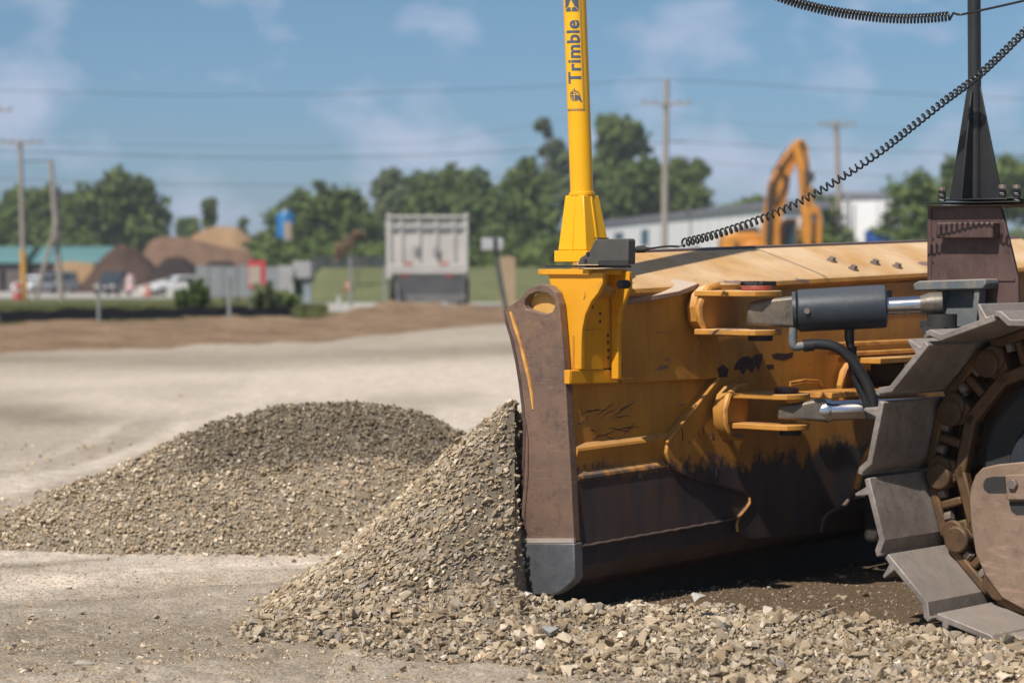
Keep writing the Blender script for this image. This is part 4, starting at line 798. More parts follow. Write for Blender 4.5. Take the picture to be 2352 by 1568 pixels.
def excavator():
    Y = 100; OR = M('excavator_orange', (.62, .25, .025), (.5, .19, .02), 1.2, .5, 0, .1, .01, c3=(.2, .09, .03)); g0 = tz(Y)  # dark brown mottling stands in for shade on the boom
    root = empty('excavator', P(1780, 600, Y), 'orange excavator with its arm raised behind the blade', 'excavator'); root.location.z = g0; WLOC[root.name] = root.location.copy()
    def pp(name, pts, d0, d1, mat=OR, bevel=.04, parent=root):
        mb = MB(); mb.prism([P(x, y, Y) + Vector((0, d0, 0)) for x, y in pts], (0, d1 - d0, 0)); return mb.build(name, mat, parent, bevel=bevel)
    pp('boom', [(1752, 600), (1745, 560), (1757, 480), (1766, 420), (1790, 375), (1822, 328), (1838, 320), (1846, 340), (1828, 372), (1815, 410), (1812, 440), (1800, 480), (1790, 530), (1796, 600)], .0, .55)
    pp('stick', [(1818, 334), (1828, 321), (1845, 322), (1853, 340), (1858, 400), (1862, 450), (1868, 520), (1862, 560), (1846, 560), (1838, 480), (1832, 400)], -.45, -.05)
    pp('boom_cylinder', [(1760, 455), (1768, 415), (1778, 420), (1772, 460), (1768, 560), (1757, 560)], -.25, -.06, M('cylinder_dark', (.07, .05, .04)))
    pp('stick_cylinder', [(1774, 398), (1800, 352), (1824, 330), (1828, 338), (1806, 362), (1782, 405)], .56, .72, M('cylinder_dark', (.07, .05, .04)))
    for k, pts in enumerate(([(1770, 430), (1800, 372), (1830, 334)], [(1836, 330), (1850, 380), (1846, 450)], [(1780, 470), (1800, 430), (1806, 400)])):
        mb = MB(); mb.tube([P(x, y, Y) + Vector((0, -.5 if k == 1 else -.12, 0)) for x, y in pts], .05, 6); mb.build('hose', BLACKD, root)
    for x, y in ((1838, 330), (1790, 385), (1852, 470)): c = P(x, y, Y); MB().tube([c + Vector((0, -.6, 0)), c + Vector((0, .7, 0))], .09, 10).build('pin', BLACKD, root)
    b = pp('bucket', [(1846, 562), (1838, 540), (1842, 470), (1862, 468), (1878, 478), (1884, 500), (1884, 590), (1872, 590), (1872, 500), (1862, 490), (1858, 600), (1842, 600)], -.6, .1)
    pp('bucket_link', [(1856, 495), (1872, 490), (1873, 500), (1860, 508)], -.62, -.602, M('cylinder_dark', (.07, .05, .04)))
    pp('bracket', [(1842, 392), (1866, 396), (1868, 416), (1846, 420)], -.55, -.46, M('cylinder_dark', (.07, .05, .04)))
    pp('body', [(1662, 600), (1664, 545), (1675, 534), (1745, 532), (1752, 545), (1752, 600)], .6, 3.2, OR, .15)
    pp('counterweight', [(1712, 600), (1712, 562), (1722, 552), (1752, 552), (1760, 562), (1760, 600)], .2, .598, OR, .12)
    pp('vent_panel', [(1690, 596), (1690, 556), (1700, 556), (1700, 596)], .56, .599, BLACKD)
    pp('engine_cover', [(1700, 533), (1705, 522), (1742, 520), (1756, 533)], .8, 2.6, BLACKD)
    cb = pp('cab', [(1800, 600), (1800, 515), (1812, 500), (1838, 500), (1838, 600)], .7, 2.4, OR, .08)
    pp('cab_window', [(1806, 580), (1806, 522), (1815, 508), (1832, 508), (1832, 580)], .66, .698, M('cab_glass', (.03, .08, .12), None, 1, .1, 0, 0), .01, cb)
    a = P(1700, 0, Y).x; b2 = P(1850, 0, Y).x
    for d in (.4, 2.6):
        mb = MB(); n = 18; pts = []
        for i in range(n): t = 2 * math.pi * i / n; pts.append(((b2 - .45 if math.cos(t) > 0 else a + .45) + .42 * math.cos(t), Y + d, g0 + .45 + .42 * math.sin(t)))
        mb.prism(pts, (0, .5, 0)); mb.build('track', TYRE, root)
excavator()

# ------------------------------------------------------------------ POLES AND WIRES
WOOD = M('weathered_pole_wood', (.34, .30, .26), (.25, .21, .18), 2, .85, 0, .3, .02, sc=(6, 6, .5)); YWOOD = M('yellow_pole_sleeve', (.55, .30, .05), (.48, .25, .05), 2, .6, 0, .1); INS = M('insulator', (.25, .24, .24), None, 3, .3)
def upole(xb, yb, xt, yt, Y, label, r=.15, arm=None, sleeve=None, extra=True):
    b, t = P(xb, yb, Y), P(xt, yt, Y); root = empty('utility_pole', b, label, 'utility pole', 'wooden utility poles'); mb = MB(); b2 = Vector((b.x, b.y, tz(Y) - .2)); mb.tube([b2, t], [r * 1.15, r * .8], 12); mb.build('pole', WOOD, root)
    if arm:
        x0, x1, ya = arm; a0, a1 = P(x0, ya, Y - .2), P(x1, ya, Y - .2); mb = MB(); mb.box((a0 + a1) / 2, ((a1.x - a0.x) / 2, 0, 0), (0, .05, 0), (0, 0, .06)); ar = mb.build('crossarm', WOOD, root)
        for k in (0.02, .25, .75, .98):
            q = a0.lerp(a1, k); mb = MB(); mb.tube([q + UV * .062, q + UV * .14, q + UV * .24], [.05, .08, .05], 8); mb.build('insulator', INS, ar)
        c = P(xt, ya + 14, Y - .18); mb = MB(); mb.tube([c + Vector((-.5, 0, .32)), c], .02, 6); mb.tube([c + Vector((.5, 0, .32)), c], .02, 6); mb.build('brace', WOOD, root)
    if sleeve:
        s0 = b2.lerp(t, .02); s1 = b2.lerp(t, sleeve); mb = MB(); mb.tube([s0, s1], [r * 1.35, r * 1.25], 12); mb.build('sleeve', YWOOD, root)
    return root
upole(56, 690, 46, 322, 150, 'leftmost tall pole with a yellow sleeve around its foot', .16, (4, 96, 328), .33)
upole(142, 690, 116, 366, 150, 'second pole from the left, leaning, with a brace pole against it', .17)
def brace():
    Y = 149.5; mb = MB(); mb.tube([P(80, 690, Y), P(131, 505, Y)], [.14, .11], 10); o = mb.build('brace_pole', WOOD, None); tag(o, 'slanting wooden pole propping the leaning utility pole', 'brace pole')
    mb = MB(); mb.tube([P(133, 425, 152), P(136, 560, 152)], [.1, .12], 8); o = mb.build('pole_stub', M('dark_wood', (.12, .10, .12), None, 2, .9), None); tag(o, 'short dark pole stub behind the leaning utility pole', 'pole')
brace()
upole(1524, 640, 1531, 182, 140, 'tall utility pole in the middle between mast and excavator', .19, (1478, 1586, 238))
upole(1936, 640, 1920, 276, 150, 'utility pole right of the excavator arm', .19, (1882, 1964, 286))
upole(-25, 690, -25, 240, 150, 'pole just outside the left edge whose crossarm end shows', .15, (-80, 26, 254))
def lamp_post(x, y0, y1, Y, r, mat, name, label, cat):
    mb = MB(); b = P(x, y1, Y); b.z = min(b.z, tz(Y)); mb.tube([b, P(x, y0, Y)], r, 8); o = mb.build(name, mat, None); tag(o, label, cat)
lamp_post(1946, 430, 590, 150, .07, M('pale_post', (.55, .55, .55)), 'metal_pole', 'thin pale metal pole close right of the right utility pole', 'pole')
WIREM = M('wire', (.05, .05, .06), None, 1, .6, 0, 0)
def wire(pts, Y, label, r=.022):
    mb = MB(); P3 = [P(x, y, Y if not isinstance(Y, (list, tuple)) else Y[i]) for i, (x, y) in enumerate(pts)]
    q = []
    for i in range(len(P3) - 1):
        a, b = P3[i], P3[i + 1]
        for k in range(6): q.append(a.lerp(b, k / 6))
    q.append(P3[-1]); mb.tube(q, r * .62, 5); tag(mb.build('overhead_wire', WIREM, None), label, 'overhead wire', 'overhead wires')
wire([(-300, 195), (0, 208), (400, 219), (800, 216), (1200, 202), (1531, 182)], 150, 'topmost overhead wire from the left to the middle pole', .03)
wire([(1531, 182), (1700, 192), (2000, 212), (2600, 240)], 150, 'topmost overhead wire from the middle pole to the right', .03)
wire([(-100, 322), (60, 325), (400, 334), (700, 337), (1000, 327), (1480, 240)], 150, 'faint overhead wire just above the thick one at the left', .018)
wire([(-100, 343), (60, 348), (400, 360), (700, 363), (1000, 356), (1586, 325)], 150, 'thick overhead wire across the trees left of the mast', .04)
wire([(-100, 405), (60, 412), (400, 424), (700, 426), (950, 420), (1300, 398)], 150, 'lowest overhead wire passing over the tree tops at the left', .03)
wire([(1531, 322), (1700, 333), (1920, 345), (2352, 356), (2600, 362)], 150, 'overhead wire level with the top of the excavator arm', .03)
wire([(1531, 352), (1650, 375), (1920, 400), (2352, 412)], 150, 'lowest overhead wire right of the middle pole', .022)
wire([(1531, 262), (1750, 290), (1900, 290), (2352, 305)], 150, 'faint overhead wire between the two right hand crossarms', .012)
wire([(48, 372), (80, 370), (116, 368)], 150, 'short link between the two left poles near their tops', .06)
wire([(48, 486), (90, 486), (125, 486)], 150, 'short lower link between the two left poles', .025)

# fence posts, silt fence, signs
SILT = M('black_silt_fabric', (.022, .028, .033), (.03, .038, .04), 2, .7, 0, .3, .02)
def silt_fence():
    root = empty('silt_fence', P(330, 745, 54), 'low black silt fence running along the grass edge at the left', 'silt fence'); root.location.z = 0; WLOC[root.name] = root.location.copy()
    mb = MB(); xs_ = np.linspace(-150, 668, 50); V = []
    for i, x in enumerate(xs_):
        Y = float(np.interp(x, [0, 665], [50.8, 57.5])); b = P(x, 700, Y); b.z = -.02; hh = .37 - .00006 * x + .025 * math.sin(i * 1.1) + .02 * math.sin(i * .37)
        if x > 640: hh *= 1.05
        dy = .04 * math.sin(i * .9); V += [Vector((b.x, Y + dy, b.z)), Vector((b.x, Y + dy + .05, b.z + hh * .5)), Vector((b.x, Y + dy, b.z + hh)), Vector((b.x, Y + dy + .03, b.z + hh)), Vector((b.x, Y + dy + .08, b.z + hh * .5)), Vector((b.x, Y + dy + .03, b.z))]
    fs = []
    for i in range(len(xs_) - 1):
        for j in range(6): fs.append((i * 6 + j, i * 6 + (j + 1) % 6, (i + 1) * 6 + (j + 1) % 6, (i + 1) * 6 + j))
    mb.add(V, fs); mb.build('fabric', SILT, root)
    for x in range(-100, 670, 75):
        Y = float(np.interp(x, [0, 665], [50.8, 57.5])) + .12; b = P(x, 700, Y); b.z = 0; mb = MB(); mb.bx(b.x - .02, b.x + .02, Y - .02, Y + .02, 0, .33); mb.build('stake', WOOD, root)
silt_fence()
def post(x, y0, y1, Y, r, mat, label, name='fence_post', cat='post', grp='thin posts along the site edge', x2=None):
    mb = MB(); mb.tube([P(x, y1, Y), P(x2 or x, y0, Y)], r, 8); c = P(x2 or x, y0, Y); mb.tube([c, c + UV * .02], r * 1.3, 8); tag(mb.build(name, mat, None), label, cat, grp)
PG = M('grey_metal_post', (.24, .26, .25), None, 3, .6); PW = M('whitish_post', (.5, .5, .48), None, 3, .6)
post(227, 648, 750, 50.2, .035, PG, 'thin grey post in front of the silt fence below the dark vehicle')
post(527, 640, 738, 54, .045, PG, 'thin grey post in front of the silt fence below the grey barrier')
post(806, 590, 706, 72, .045, PG, 'thin grey post left of the dump truck', x2=805)
post(884, 610, 700, 74, .04, PG, 'thin post right beside the left rear wheel of the dump truck')
post(779, 680, 706, 70, .06, PW, 'short white post at the road edge')
def cone(x, y0, y1, Y, mat, label, w_=.13):
    a = P(x, y1, Y); h = P(x, y0, Y).z - a.z; root = empty('barrel', a, label, 'traffic marker', 'orange and red road markers'); mb = MB(); mb.tube([a, a + UV * h * .3, a + UV * h * .31, a + UV * h], [w_ * 1.1, w_, w_ * .95, w_ * .7], 14); mb.build('body', mat, root)
    mb = MB(); mb.tube([a + UV * h * .5, a + UV * h * .68], w_ * .95, 14); mb.build('band', PW, root); mb = MB(); mb.bx(a.x - w_ * 1.5, a.x + w_ * 1.5, Y - w_ * 1.5, Y + w_ * 1.5, a.z - .02, a.z + .04); mb.build('base', BLACKD, root)
ORG = M('orange_plastic', (.55, .12, .04), None, 3, .5); RD = M('red_plastic', (.45, .07, .05), None, 3, .5)
cone(42, 650, 690, 148, RD, 'red marker standing left of the yellow pole sleeve', .3); cone(802, 646, 668, 100, ORG, 'orange marker on the far side of the gravel road', .16)
cone(340, 655, 680, 165, ORG, 'small orange marker between the two parked vehicles', .25); cone(300, 630, 668, 170, M('pink_panel', (.6, .25, .25), (.6, .5, .5), 5), 'pink and white marker right of the dark parked vehicle', .35)
def lean_sign():
    Y = 48; root = empty('signpost', P(1165, 712, Y), 'leaning dark post carrying two small pale sign plates', 'signpost'); root.location.z = 0; WLOC[root.name] = root.location.copy()
    mb = MB(); mb.tube([P(1170, 745, Y), P(1158, 690, Y), P(1145, 620, Y), P(1138, 560, Y), P(1135, 545, Y)], [.05, .05, .05, .05, .045], 8); mb.build('post', M('dark_green_post', (.07, .085, .075), None, 3, .6), root)
    for x, w_ in ((1120, 14), (1146, 10)):
        a, b = P(x - w_, 575, Y - .1), P(x + w_, 547, Y - .1); mb = MB(); mb.bx(a.x, b.x, Y - .12, Y - .08, a.z, b.z); mb.build('sign_plate', M('pale_sign_back', (.40, .41, .43), None, 4, .6), root, bevel=.03)
    a, b = P(1133, 578, Y), P(1143, 548, Y); mb = MB(); mb.bx(a.x, b.x, Y - .14, Y - .121, a.z, b.z); mb.build('clamp', BLACKD, root)
lean_sign()
def woodbox():
    Y = 74; a, b = P(1148, 700, Y), P(1184, 590, Y); root = empty('wooden_panel', ((a.x + b.x) / 2, Y, tz(Y)), 'upright tan wooden panel behind the leaning signpost', 'panel'); mb = MB()
    for i in range(3):
        x0 = a.x + (b.x - a.x) * i / 3; x1 = a.x + (b.x - a.x) * (i + 1) / 3 - .01; mb = MB(); mb.bx(x0, x1, Y, Y + .06, tz(Y), b.z + .03 * (i % 2)); mb.build('board', M('tan_board', (.36, .25, .15), (.28, .2, .13), 2, .8), root)
    mb = MB(); mb.bx(a.x, b.x, Y + .062, Y + .12, tz(Y) + .4, tz(Y) + .5); mb.build('batten', WOOD, root)
woodbox()
def meshfence():
    Y = 128; g0 = CAMH - 22 / F * Y; root = empty('mesh_fence', P(790, 640, Y), 'dark screened fence in front of the trees left of the dump truck', 'fence'); root.location.z = g0; WLOC[root.name] = root.location.copy()
    a, b = P(715, 626, Y), P(888, 588, Y); mb = MB(); mb.bx(a.x, b.x, Y, Y + .02, g0, b.z); mb.build('screen', M('dark_screen', (.035, .045, .045), (.05, .06, .055), 2, .8), root)
    for k in range(6):
        x = a.x + (b.x - a.x) * k / 5; mb = MB(); mb.bx(x - .04, x + .04, Y - .06, Y - .002, g0, b.z + .1); mb.build('post', BLACKD, root)
meshfence()

# ================================================================== BULLDOZER
dz = empty('bulldozer', W(1.9, 2.6, 0), 'yellow crawler bulldozer with a worn blade pushing crushed stone, only its front half in view', 'bulldozer')
def zt(z, l=0): return z
# ---- blade: curved plate with welded back panels
prof = [(-.30, 1.385), (-.27, 1.395), (.045, 1.275), (.062, 1.262), (.066, 1.245), (.055, 1.232), (.0, 1.228), (.0, 1.095), (.008, 1.092), (.008, .912), (.0, .905),
        (.0, .668), (.008, .664), (.026, .652), (.030, .642), (.026, .630), (.012, .60), (.012, .56), (.030, .543), (.034, .533), (.031, .525), (.028, .52), (.035, .275), (.028, .268), (.03, .262), (.03, .19), (-.03, .12), (-.12, .075), (-.16, .06),
        (-.18, .06), (-.19, .10), (-.15, .25), (-.12, .45), (-.11, .7), (-.14, .95), (-.20, 1.2), (-.27, 1.385)]
def extr(pr, l0, l1, fn=T):
    mb = MB(); n = len(pr); ns = 9; cut = lambda b, z: .34 * max(0, min(1, (z - 1.12) / .2)) * (b < .03)
    for i in range(ns + 1):
        l = l0 + (l1 - l0) * i / ns; mb.v += [fn(l + (cut(b, z) if i == 0 else 0), b, z) for b, z in pr]
    for i in range(ns):
        for j in range(n): mb.f.append((i * n + j, i * n + (j + 1) % n, (i + 1) * n + (j + 1) % n, (i + 1) * n + j))
    mb.f.append(tuple(range(n))); mb.f.append(tuple(ns * n + j for j in range(n))[::-1]); return mb
blade = extr(prof, .012, 3.9).build('blade', WY, dz, angle=22)
EDGE = NOSE
# rolled top edge strip
mb = MB(); mb.tube([T(.36, -.285, 1.395), T(3.9, -.285, 1.395)], .013, 8); mb.build('top_edge', NOSE, blade)
# cutting edge, near-black to stand in for the shade beneath the blade
mb = MB(); mb.prism([T(-.0, -.20, .11), T(.0, -.155, .11), T(0, -.11, -.02), T(0, -.14, -.02)], LV * 3.9); mb.build('cutting_edge', DARKU, blade)
# welds along the back
for z, b in ((1.09, .006), (.905, .01), (.27, .036)):
    mb = MB(); pts = [T(.02 + 3.8 * i / 160, b + .002 * math.sin(i * 2.3), z + .0015 * math.sin(i * 1.7)) for i in range(161)]; mb.tube(pts, .006, 6); mb.build('weld', WELD if z > .8 else NOSE, blade)
def plb(pts, b, th, fn=None): # polygon in picture units on the plane b, thickness th towards the blade
    return MB().prism([onb(x, y, b) for x, y in pts], -BV * th)
def pll(pts, l, th):
    return MB().prism([onl(x, y, l) for x, y in pts], LV * th)
# ---- end plate (near end)
ep = [(1158, 713), (1166, 705), (1178, 697), (1196, 683), (1207, 668), (1222, 658), (1243, 652), (1262, 657), (1276, 672), (1284, 697), (1288, 740), (1293, 800), (1299, 880), (1303, 960), (1308, 1040), (1312, 1110), (1315, 1180), (1318, 1240), (1318, 1244), (1192, 1244), (1196, 1180), (1202, 1110), (1206, 1040), (1207, 980), (1203, 930), (1197, 880), (1189, 830), (1178, 780), (1166, 740)]
def plate_with_hole(outer, hole, l, th, name, mat, parent):
    bm = bmesh.new(); off = WLOC[parent.name]
    def ring(pts): vs = [bm.verts.new(onl(x, y, l) - off) for x, y in pts]; return [bm.edges.new((vs[i], vs[(i + 1) % len(vs)])) for i in range(len(vs))]
    es = ring(outer) + ring(hole); bmesh.ops.triangle_fill(bm, use_beauty=True, edges=es)
    r_ = bmesh.ops.extrude_face_region(bm, geom=list(bm.faces)); bmesh.ops.translate(bm, verts=[v for v in r_['geom'] if isinstance(v, bmesh.types.BMVert)], vec=LV * th)
    bmesh.ops.recalc_face_normals(bm, faces=bm.faces); me = bpy.data.meshes.new(name); bm.to_mesh(me); bm.free(); me.materials.append(mat); o = bpy.data.objects.new(name, me); COL.objects.link(o); o.parent = parent; WLOC[o.name] = off
    b = o.modifiers.new('bevel', 'BEVEL'); b.width = .004; b.segments = 2; b.limit_method = 'ANGLE'; b.angle_limit = R(40); return o
hole = [(1204, 700), (1206, 688), (1215, 677), (1229, 671), (1246, 670), (1262, 676), (1272, 688), (1274, 704), (1268, 716), (1256, 721), (1240, 719), (1222, 714), (1208, 709)]
epo = plate_with_hole(ep, hole, -.03, .04, 'end_plate', RUST, blade)
# hook shaped pocket seen through the hole
pll([(1200, 705), (1212, 690), (1240, 672), (1280, 668), (1280, 735), (1200, 735)], .012, .012).build('pocket_plate', M('pale_yellow_pocket', (.62, .36, .10), (.5, .27, .07), 6, .5, 0, .2), blade)
# worn bit at the bottom of the end plate
pll([(1192, 1247), (1318, 1247), (1319, 1290), (1320, 1325), (1312, 1338), (1288, 1358), (1272, 1366), (1215, 1366), (1198, 1358), (1194, 1330)], -.045, .055).build('end_bit', CUT, blade, bevel=.006)
pll([(1191, 1236), (1318, 1236), (1318, 1246), (1191, 1246)], -.042, .012).build('weld', M('scuffed_weld', (.42, .36, .31), (.32, .27, .24), 12, .5, .1, .5), epo)
# yellow seam down the end plate
seam = [(1172, 716), (1184, 752), (1196, 792), (1207, 835), (1215, 868), (1221, 905), (1224, 940)]
mb = MB(); mb.tube([onl(x, y, -.031) for x, y in seam], [.006, .008, .006, .009, .008, .007, .004], 6); mb.build('seam', WELD, epo)
seam2 = [(1206, 960), (1213, 1010), (1213, 1090), (1207, 1160), (1204, 1230)]
mb = MB(); mb.tube([onl(x, y, -.031) for x, y in seam2], .0035, 6); mb.build('seam', NOSE, epo)
# front lip of the end plate curled forward
pll([(1158, 713), (1166, 740), (1178, 780), (1189, 830), (1197, 880), (1203, 930), (1207, 980), (1206, 1040), (1202, 1110), (1196, 1180), (1192, 1244), (1183, 1244), (1188, 1180), (1196, 1110), (1200, 1040), (1201, 980), (1197, 930), (1191, 880), (1183, 830), (1172, 780), (1160, 740)], .012, .09).build('front_lip', NOSE, blade)
# far end plate
mb = MB(); mb.prism([T(3.91, -.34, 1.3), T(3.91, .05, 1.42), T(3.91, .09, .7), T(3.91, .09, .1), T(3.91, -.22, .05), T(3.91, -.22, .7)], LV * .04); mb.build('end_plate', RUST, blade)

# ---- centre gusset plate standing proud of the back
DUSTY = rusty('dusty_worn_steel', (.25, .15, .10), (.34, .22, .15), (.14, .09, .08), (.66, .52, .40), .9, .1, .6)
gp = [(1556, 660), (1600, 655), (1700, 653), (2350, 640), (2350, 1060), (1998, 1060), (1975, 1120), (1940, 1165), (1903, 1185), (1888, 1200), (1884, 1225), (1722, 1240), (1700, 1226), (1690, 1206), (1697, 1185), (1717, 1160), (1722, 1142), (1708, 1130), (1620, 1108), (1560, 1088), (1538, 1065), (1530, 1040), (1534, 1018), (1655, 868), (1640, 838), (1600, 760), (1575, 705)]
gus = plb(gp, .045, .05).build('gusset_plate', WY, blade, bevel=.008)
# bright yellow edge of the slanting side
mb = MB(); mb.tube([onb(1651, 868, .047), onb(1531, 1016, .047)], .007, 8); mb.build('edge_rib', WELD, gus)
mb = MB(); mb.tube([onb(x, y, .046) for x, y in ((1722, 1142), (1722, 1155), (1712, 1170), (1697, 1187), (1692, 1205), (1694, 1220))], .0055, 6); mb.build('edge_weld', WELD, gus)
# wedge plate at the top left
mb = MB(); a1, a2, a3 = onb(1420, 696, .03), onb(1549, 641, .02), onb(1602, 657, .122)
mb.prism([onb(1418, 693, .02), onb(1548, 640, .02), onb(1606, 650, .06), onb(1560, 668, .10)], (0, 0, -.02)); mb.build('wedge_plate', DUSTY, blade, bevel=.003)
mb = MB(); mb.prism([onb(1424, 700, .03), onb(1560, 668, .048), onb(1600, 765, .048), onb(1640, 840, .048), onb(1655, 868, .046), onb(1430, 880, .012), onb(1428, 780, .012)], -BV * .02); mb.build('side_facet', WY, blade, bevel=.003)
# places where the paint has flaked off, and gouges
BARE = M('bare_flaked_steel', (.035, .022, .028), (.06, .04, .042), 30, .55, .1, .4, .002)
for pts, b, m_ in (([(1685, 850), (1690, 834), (1704, 820), (1718, 817), (1726, 822), (1736, 813), (1752, 812), (1750, 830), (1742, 852), (1736, 840), (1728, 857), (1716, 846), (1707, 861), (1698, 848)], .0455, BARE),
                  ([(1772, 815), (1784, 810), (1806, 812), (1822, 808), (1820, 820), (1800, 828), (1777, 824)], .0455, BARE), ([(1760, 838), (1776, 836), (1778, 847), (1764, 848)], .0455, BARE),
                  ([(1584, 658), (1612, 656), (1608, 676), (1598, 704), (1588, 702), (1580, 690), (1590, 680)], .0485, BARE), ([(1527, 700), (1531, 684), (1537, 690), (1540, 716), (1530, 718)], .036, REDP),
                  ([(1648, 846), (1662, 838), (1674, 848), (1670, 866), (1654, 866)], .0495, BARE), ([(2030, 668), (2050, 666), (2046, 700), (2040, 690), (2028, 702)], .0455, BARE)):
    plb(pts, b, .0006).build('flaked_patch', m_, blade)
rs = random.Random(4)
for k in range(17):
    x, y = 1318 + rs.random() * 120, 935 + rs.random() * 70; L_, a = 14 + rs.random() * 50, -.35 + rs.gauss(0, .45)
    q = [onb(x + L_ * t * math.cos(a), y + L_ * t * math.sin(a) + 5 * math.sin(t * 2.5 + k), .0008) for t in (0, .25, .5, .75, 1)]
    MB().tube(q, [.0004, .0016, .0022, .0014, .0004], 5).build('gouge', BARE, blade)
for k in range(12):
    x, y = 1560 + rs.random() * 120, 960 + rs.random() * 110; L_ = 10 + rs.random() * 36
    MB().tube([onb(x, y, .0455), onb(x + 3, y + L_ * .5, .0457), onb(x + 1, y + L_, .0455)], [.0006, .0026, .0005], 5).build('gouge', BARE, blade)
# right hand curved brackets
for path, r_ in (([(1962, 826), (1945, 852), (1938, 885), (1944, 920), (1950, 945)], .012), ([(2012, 1012), (1992, 1045), (1975, 1085), (1966, 1125)], .016), ([(1966, 1125), (1940, 1160), (1905, 1178), (1890, 1195), (1886, 1222)], .010)):
    mb = MB(); mb.tube([onb(x, y, .10) for x, y in path], r_, 8); mb.build('curved_rib', WELD if r_ > .0105 else NOSE, gus)
plb([(1962, 826), (1945, 852), (1938, 885), (1944, 920), (1950, 945), (2110, 945), (2110, 820)], .105, .04).build('bracket_plate', WY, gus, bevel=.004)
for k, (z, l0, bb) in enumerate(((1.024, 1.48, .19), (.985, 1.58, .24), (.95, 1.66, .34))):
    mb = MB(); mb.wbox(l0, 2.5, .12, bb, z - .012, z + (.004 if k < 2 else .012)); mb.build('ledge', WELD if k < 2 else WY, gus, bevel=.003)
mb = MB(); mb.wbox(1.35, 2.5, .12, .30, .80, .825); mb.build('ledge', WELD, gus, bevel=.003)
mb = MB(); mb.wbox(1.85, 2.3, .16, .9, .835, .935); mb.build('trunnion', BLACKD, gus, bevel=.01)
# bolts on the top flange
for x, y in ((1910, 597), (2008, 597), (1960, 619), (2060, 615)):
    best = None
    for i in range(200):   # where the sight line meets the sloping flange
        l = .6 + i * .012
        for b in (-.2, -.15, -.10, -.05, 0.0):
            z = 1.395 + (1.275 - 1.395) * (b + .27) / .315; p = T(l, b, z); d = p - cam.location; xx = 1176 + d.x / d.y * F; yy = 600 - (d.z) / d.y * F
            e = (xx - x) ** 2 + (yy - y - 4) ** 2
            if best is None or e < best[0]: best = (e, l, b, z)
    _, l, b, z = best; nrm = (BV * .12 + UV * .315).normalized(); p = T(l, b, z)
    mb = MB(); mb.tube([p, p + nrm * .006], .024, 14); mb.tube([p + nrm * .006, p + nrm * .02], .016, 6); mb.build('flange_bolt', BOLT, blade)

# ---- clevises, cylinders and rods
def clevis(l0, l1, b1, ztop, zbot, arc, nm):
    a = plb(arc, .13, .06).build('clevis_base', WY, blade, bevel=.006)
    for z in (ztop, zbot):
        mb = MB(); lm = (l0 + l1) / 2; pts = [W(l0 - .03, .12, z), W(l0, .18, z), W(l0, b1 - .07, z)] + [W(lm - math.cos(t) * (l1 - l0) / 2, b1 - .07 + math.sin(t) * .07, z) for t in (.6, 1.2, 1.9, 2.5)] + [W(l1, b1 - .07, z), W(l1, .18, z), W(l1 + .03, .12, z)]
        mb.prism(pts, (0, 0, .024)); mb.build('clevis_plate', WY, blade, bevel=.004)
    return a
clevis(.66, .88, .42, 1.238, 1.082, [(1652, 652), (1632, 657), (1612, 676), (1603, 705), (1606, 738), (1622, 764), (1640, 772), (1700, 772), (1700, 652)], 'u')
mb = MB(); mb.tube([onb(x, y, .132) for x, y in ((1650, 655), (1630, 660), (1613, 678), (1605, 705), (1608, 735), (1620, 760))], [.012, .015, .017, .017, .016, .010], 8); mb.build('arc_weld', WELD, blade)
clevis(.885, 1.08, .42, .815, .690, [(1712, 880), (1690, 886), (1672, 906), (1662, 940), (1664, 975), (1680, 1005), (1700, 1012), (1720, 1012), (1720, 880)], 'l')
mb = MB(); mb.tube([onb(x, y, .132) for x, y in ((1690, 888), (1673, 908), (1664, 940), (1666, 972), (1674, 992))], [.010, .014, .015, .013, .008], 8); mb.build('arc_weld', WELD, blade)
for k, off_ in enumerate((0, .012)):
    mb = MB(); mb.tube([onb(x, y + 6 * k, .085) for x, y in ((1815, 878), (1850, 872), (1880, 874), (1895, 892), (1905, 912))], .006, 6); mb.build('weld', WELD, gus)
# pin caps
def pincap(l, b, z, mat=REDP, r_=.062):
    mb = MB(); mb.tube([W(l, b, z), W(l, b, z + .02)], r_, 20); o = mb.build('pin_cap', mat, blade, bevel=.004)
    for a in (0.4, 2.5, 4.6):
        mb = MB(); c = W(l + math.cos(a) * r_ * .6, b + math.sin(a) * r_ * .6, z + .02); mb.tube([c, c + UV * .018], .014, 6); mb.build('bolt', BLACKD, o)
pincap(.77, .33, 1.262); mb = MB(); mb.wbox(.74, .84, .27, .38, 1.28, 1.30); mb.build('retainer', BLACKD, blade, bevel=.004)
mb = MB(); mb.tube([W(.77, .35, 1.06), W(.77, .35, 1.085)], .05, 16); mb.build('pin_nut', BLACKD, blade, bevel=.004)
mb = MB(); mb.tube([W(.98, .33, .838), W(.98, .33, .862)], .05, 18); mb.build('pin_cap', NOSE, blade, bevel=.004)
mb = MB(); mb.tube([W(.98, .35, .668), W(.98, .35, .69)], .045, 16); mb.build('pin_nut', BLACKD, blade, bevel=.004)
A1 = W(.77, .35, 1.172); E1 = W(1.17, .95, 1.213)
def along(t): return A1.lerp(E1, t)
ax1 = (E1 - A1).normalized(); sd1 = ax1.cross(UV).normalized(); up1 = sd1.cross(ax1)
hyd = MB().tube([along(.20), along(.215), along(.66), along(.69), along(.70)], [.070, .085, .0865, .084, .06], 36).build('angle_cylinder', CYL, dz, angle=40)
mb = MB(); mb.tube([along(.18), along(.20)], .078, 28); mb.build('gland_ring', CYL, hyd)
mb = MB(); c = A1 - ax1 * .0; mb.prism([c + ax1 * u + up1 * v + sd1 * .045 for u, v in ((-.06, -.045), (-.045, .045), (.02, .055), (.15, .062), (.20, .05), (.20, -.06), (.14, -.066), (.02, -.055))], -sd1 * .09); mb.build('cylinder_eye', EYE, hyd, bevel=.014, seg=3)
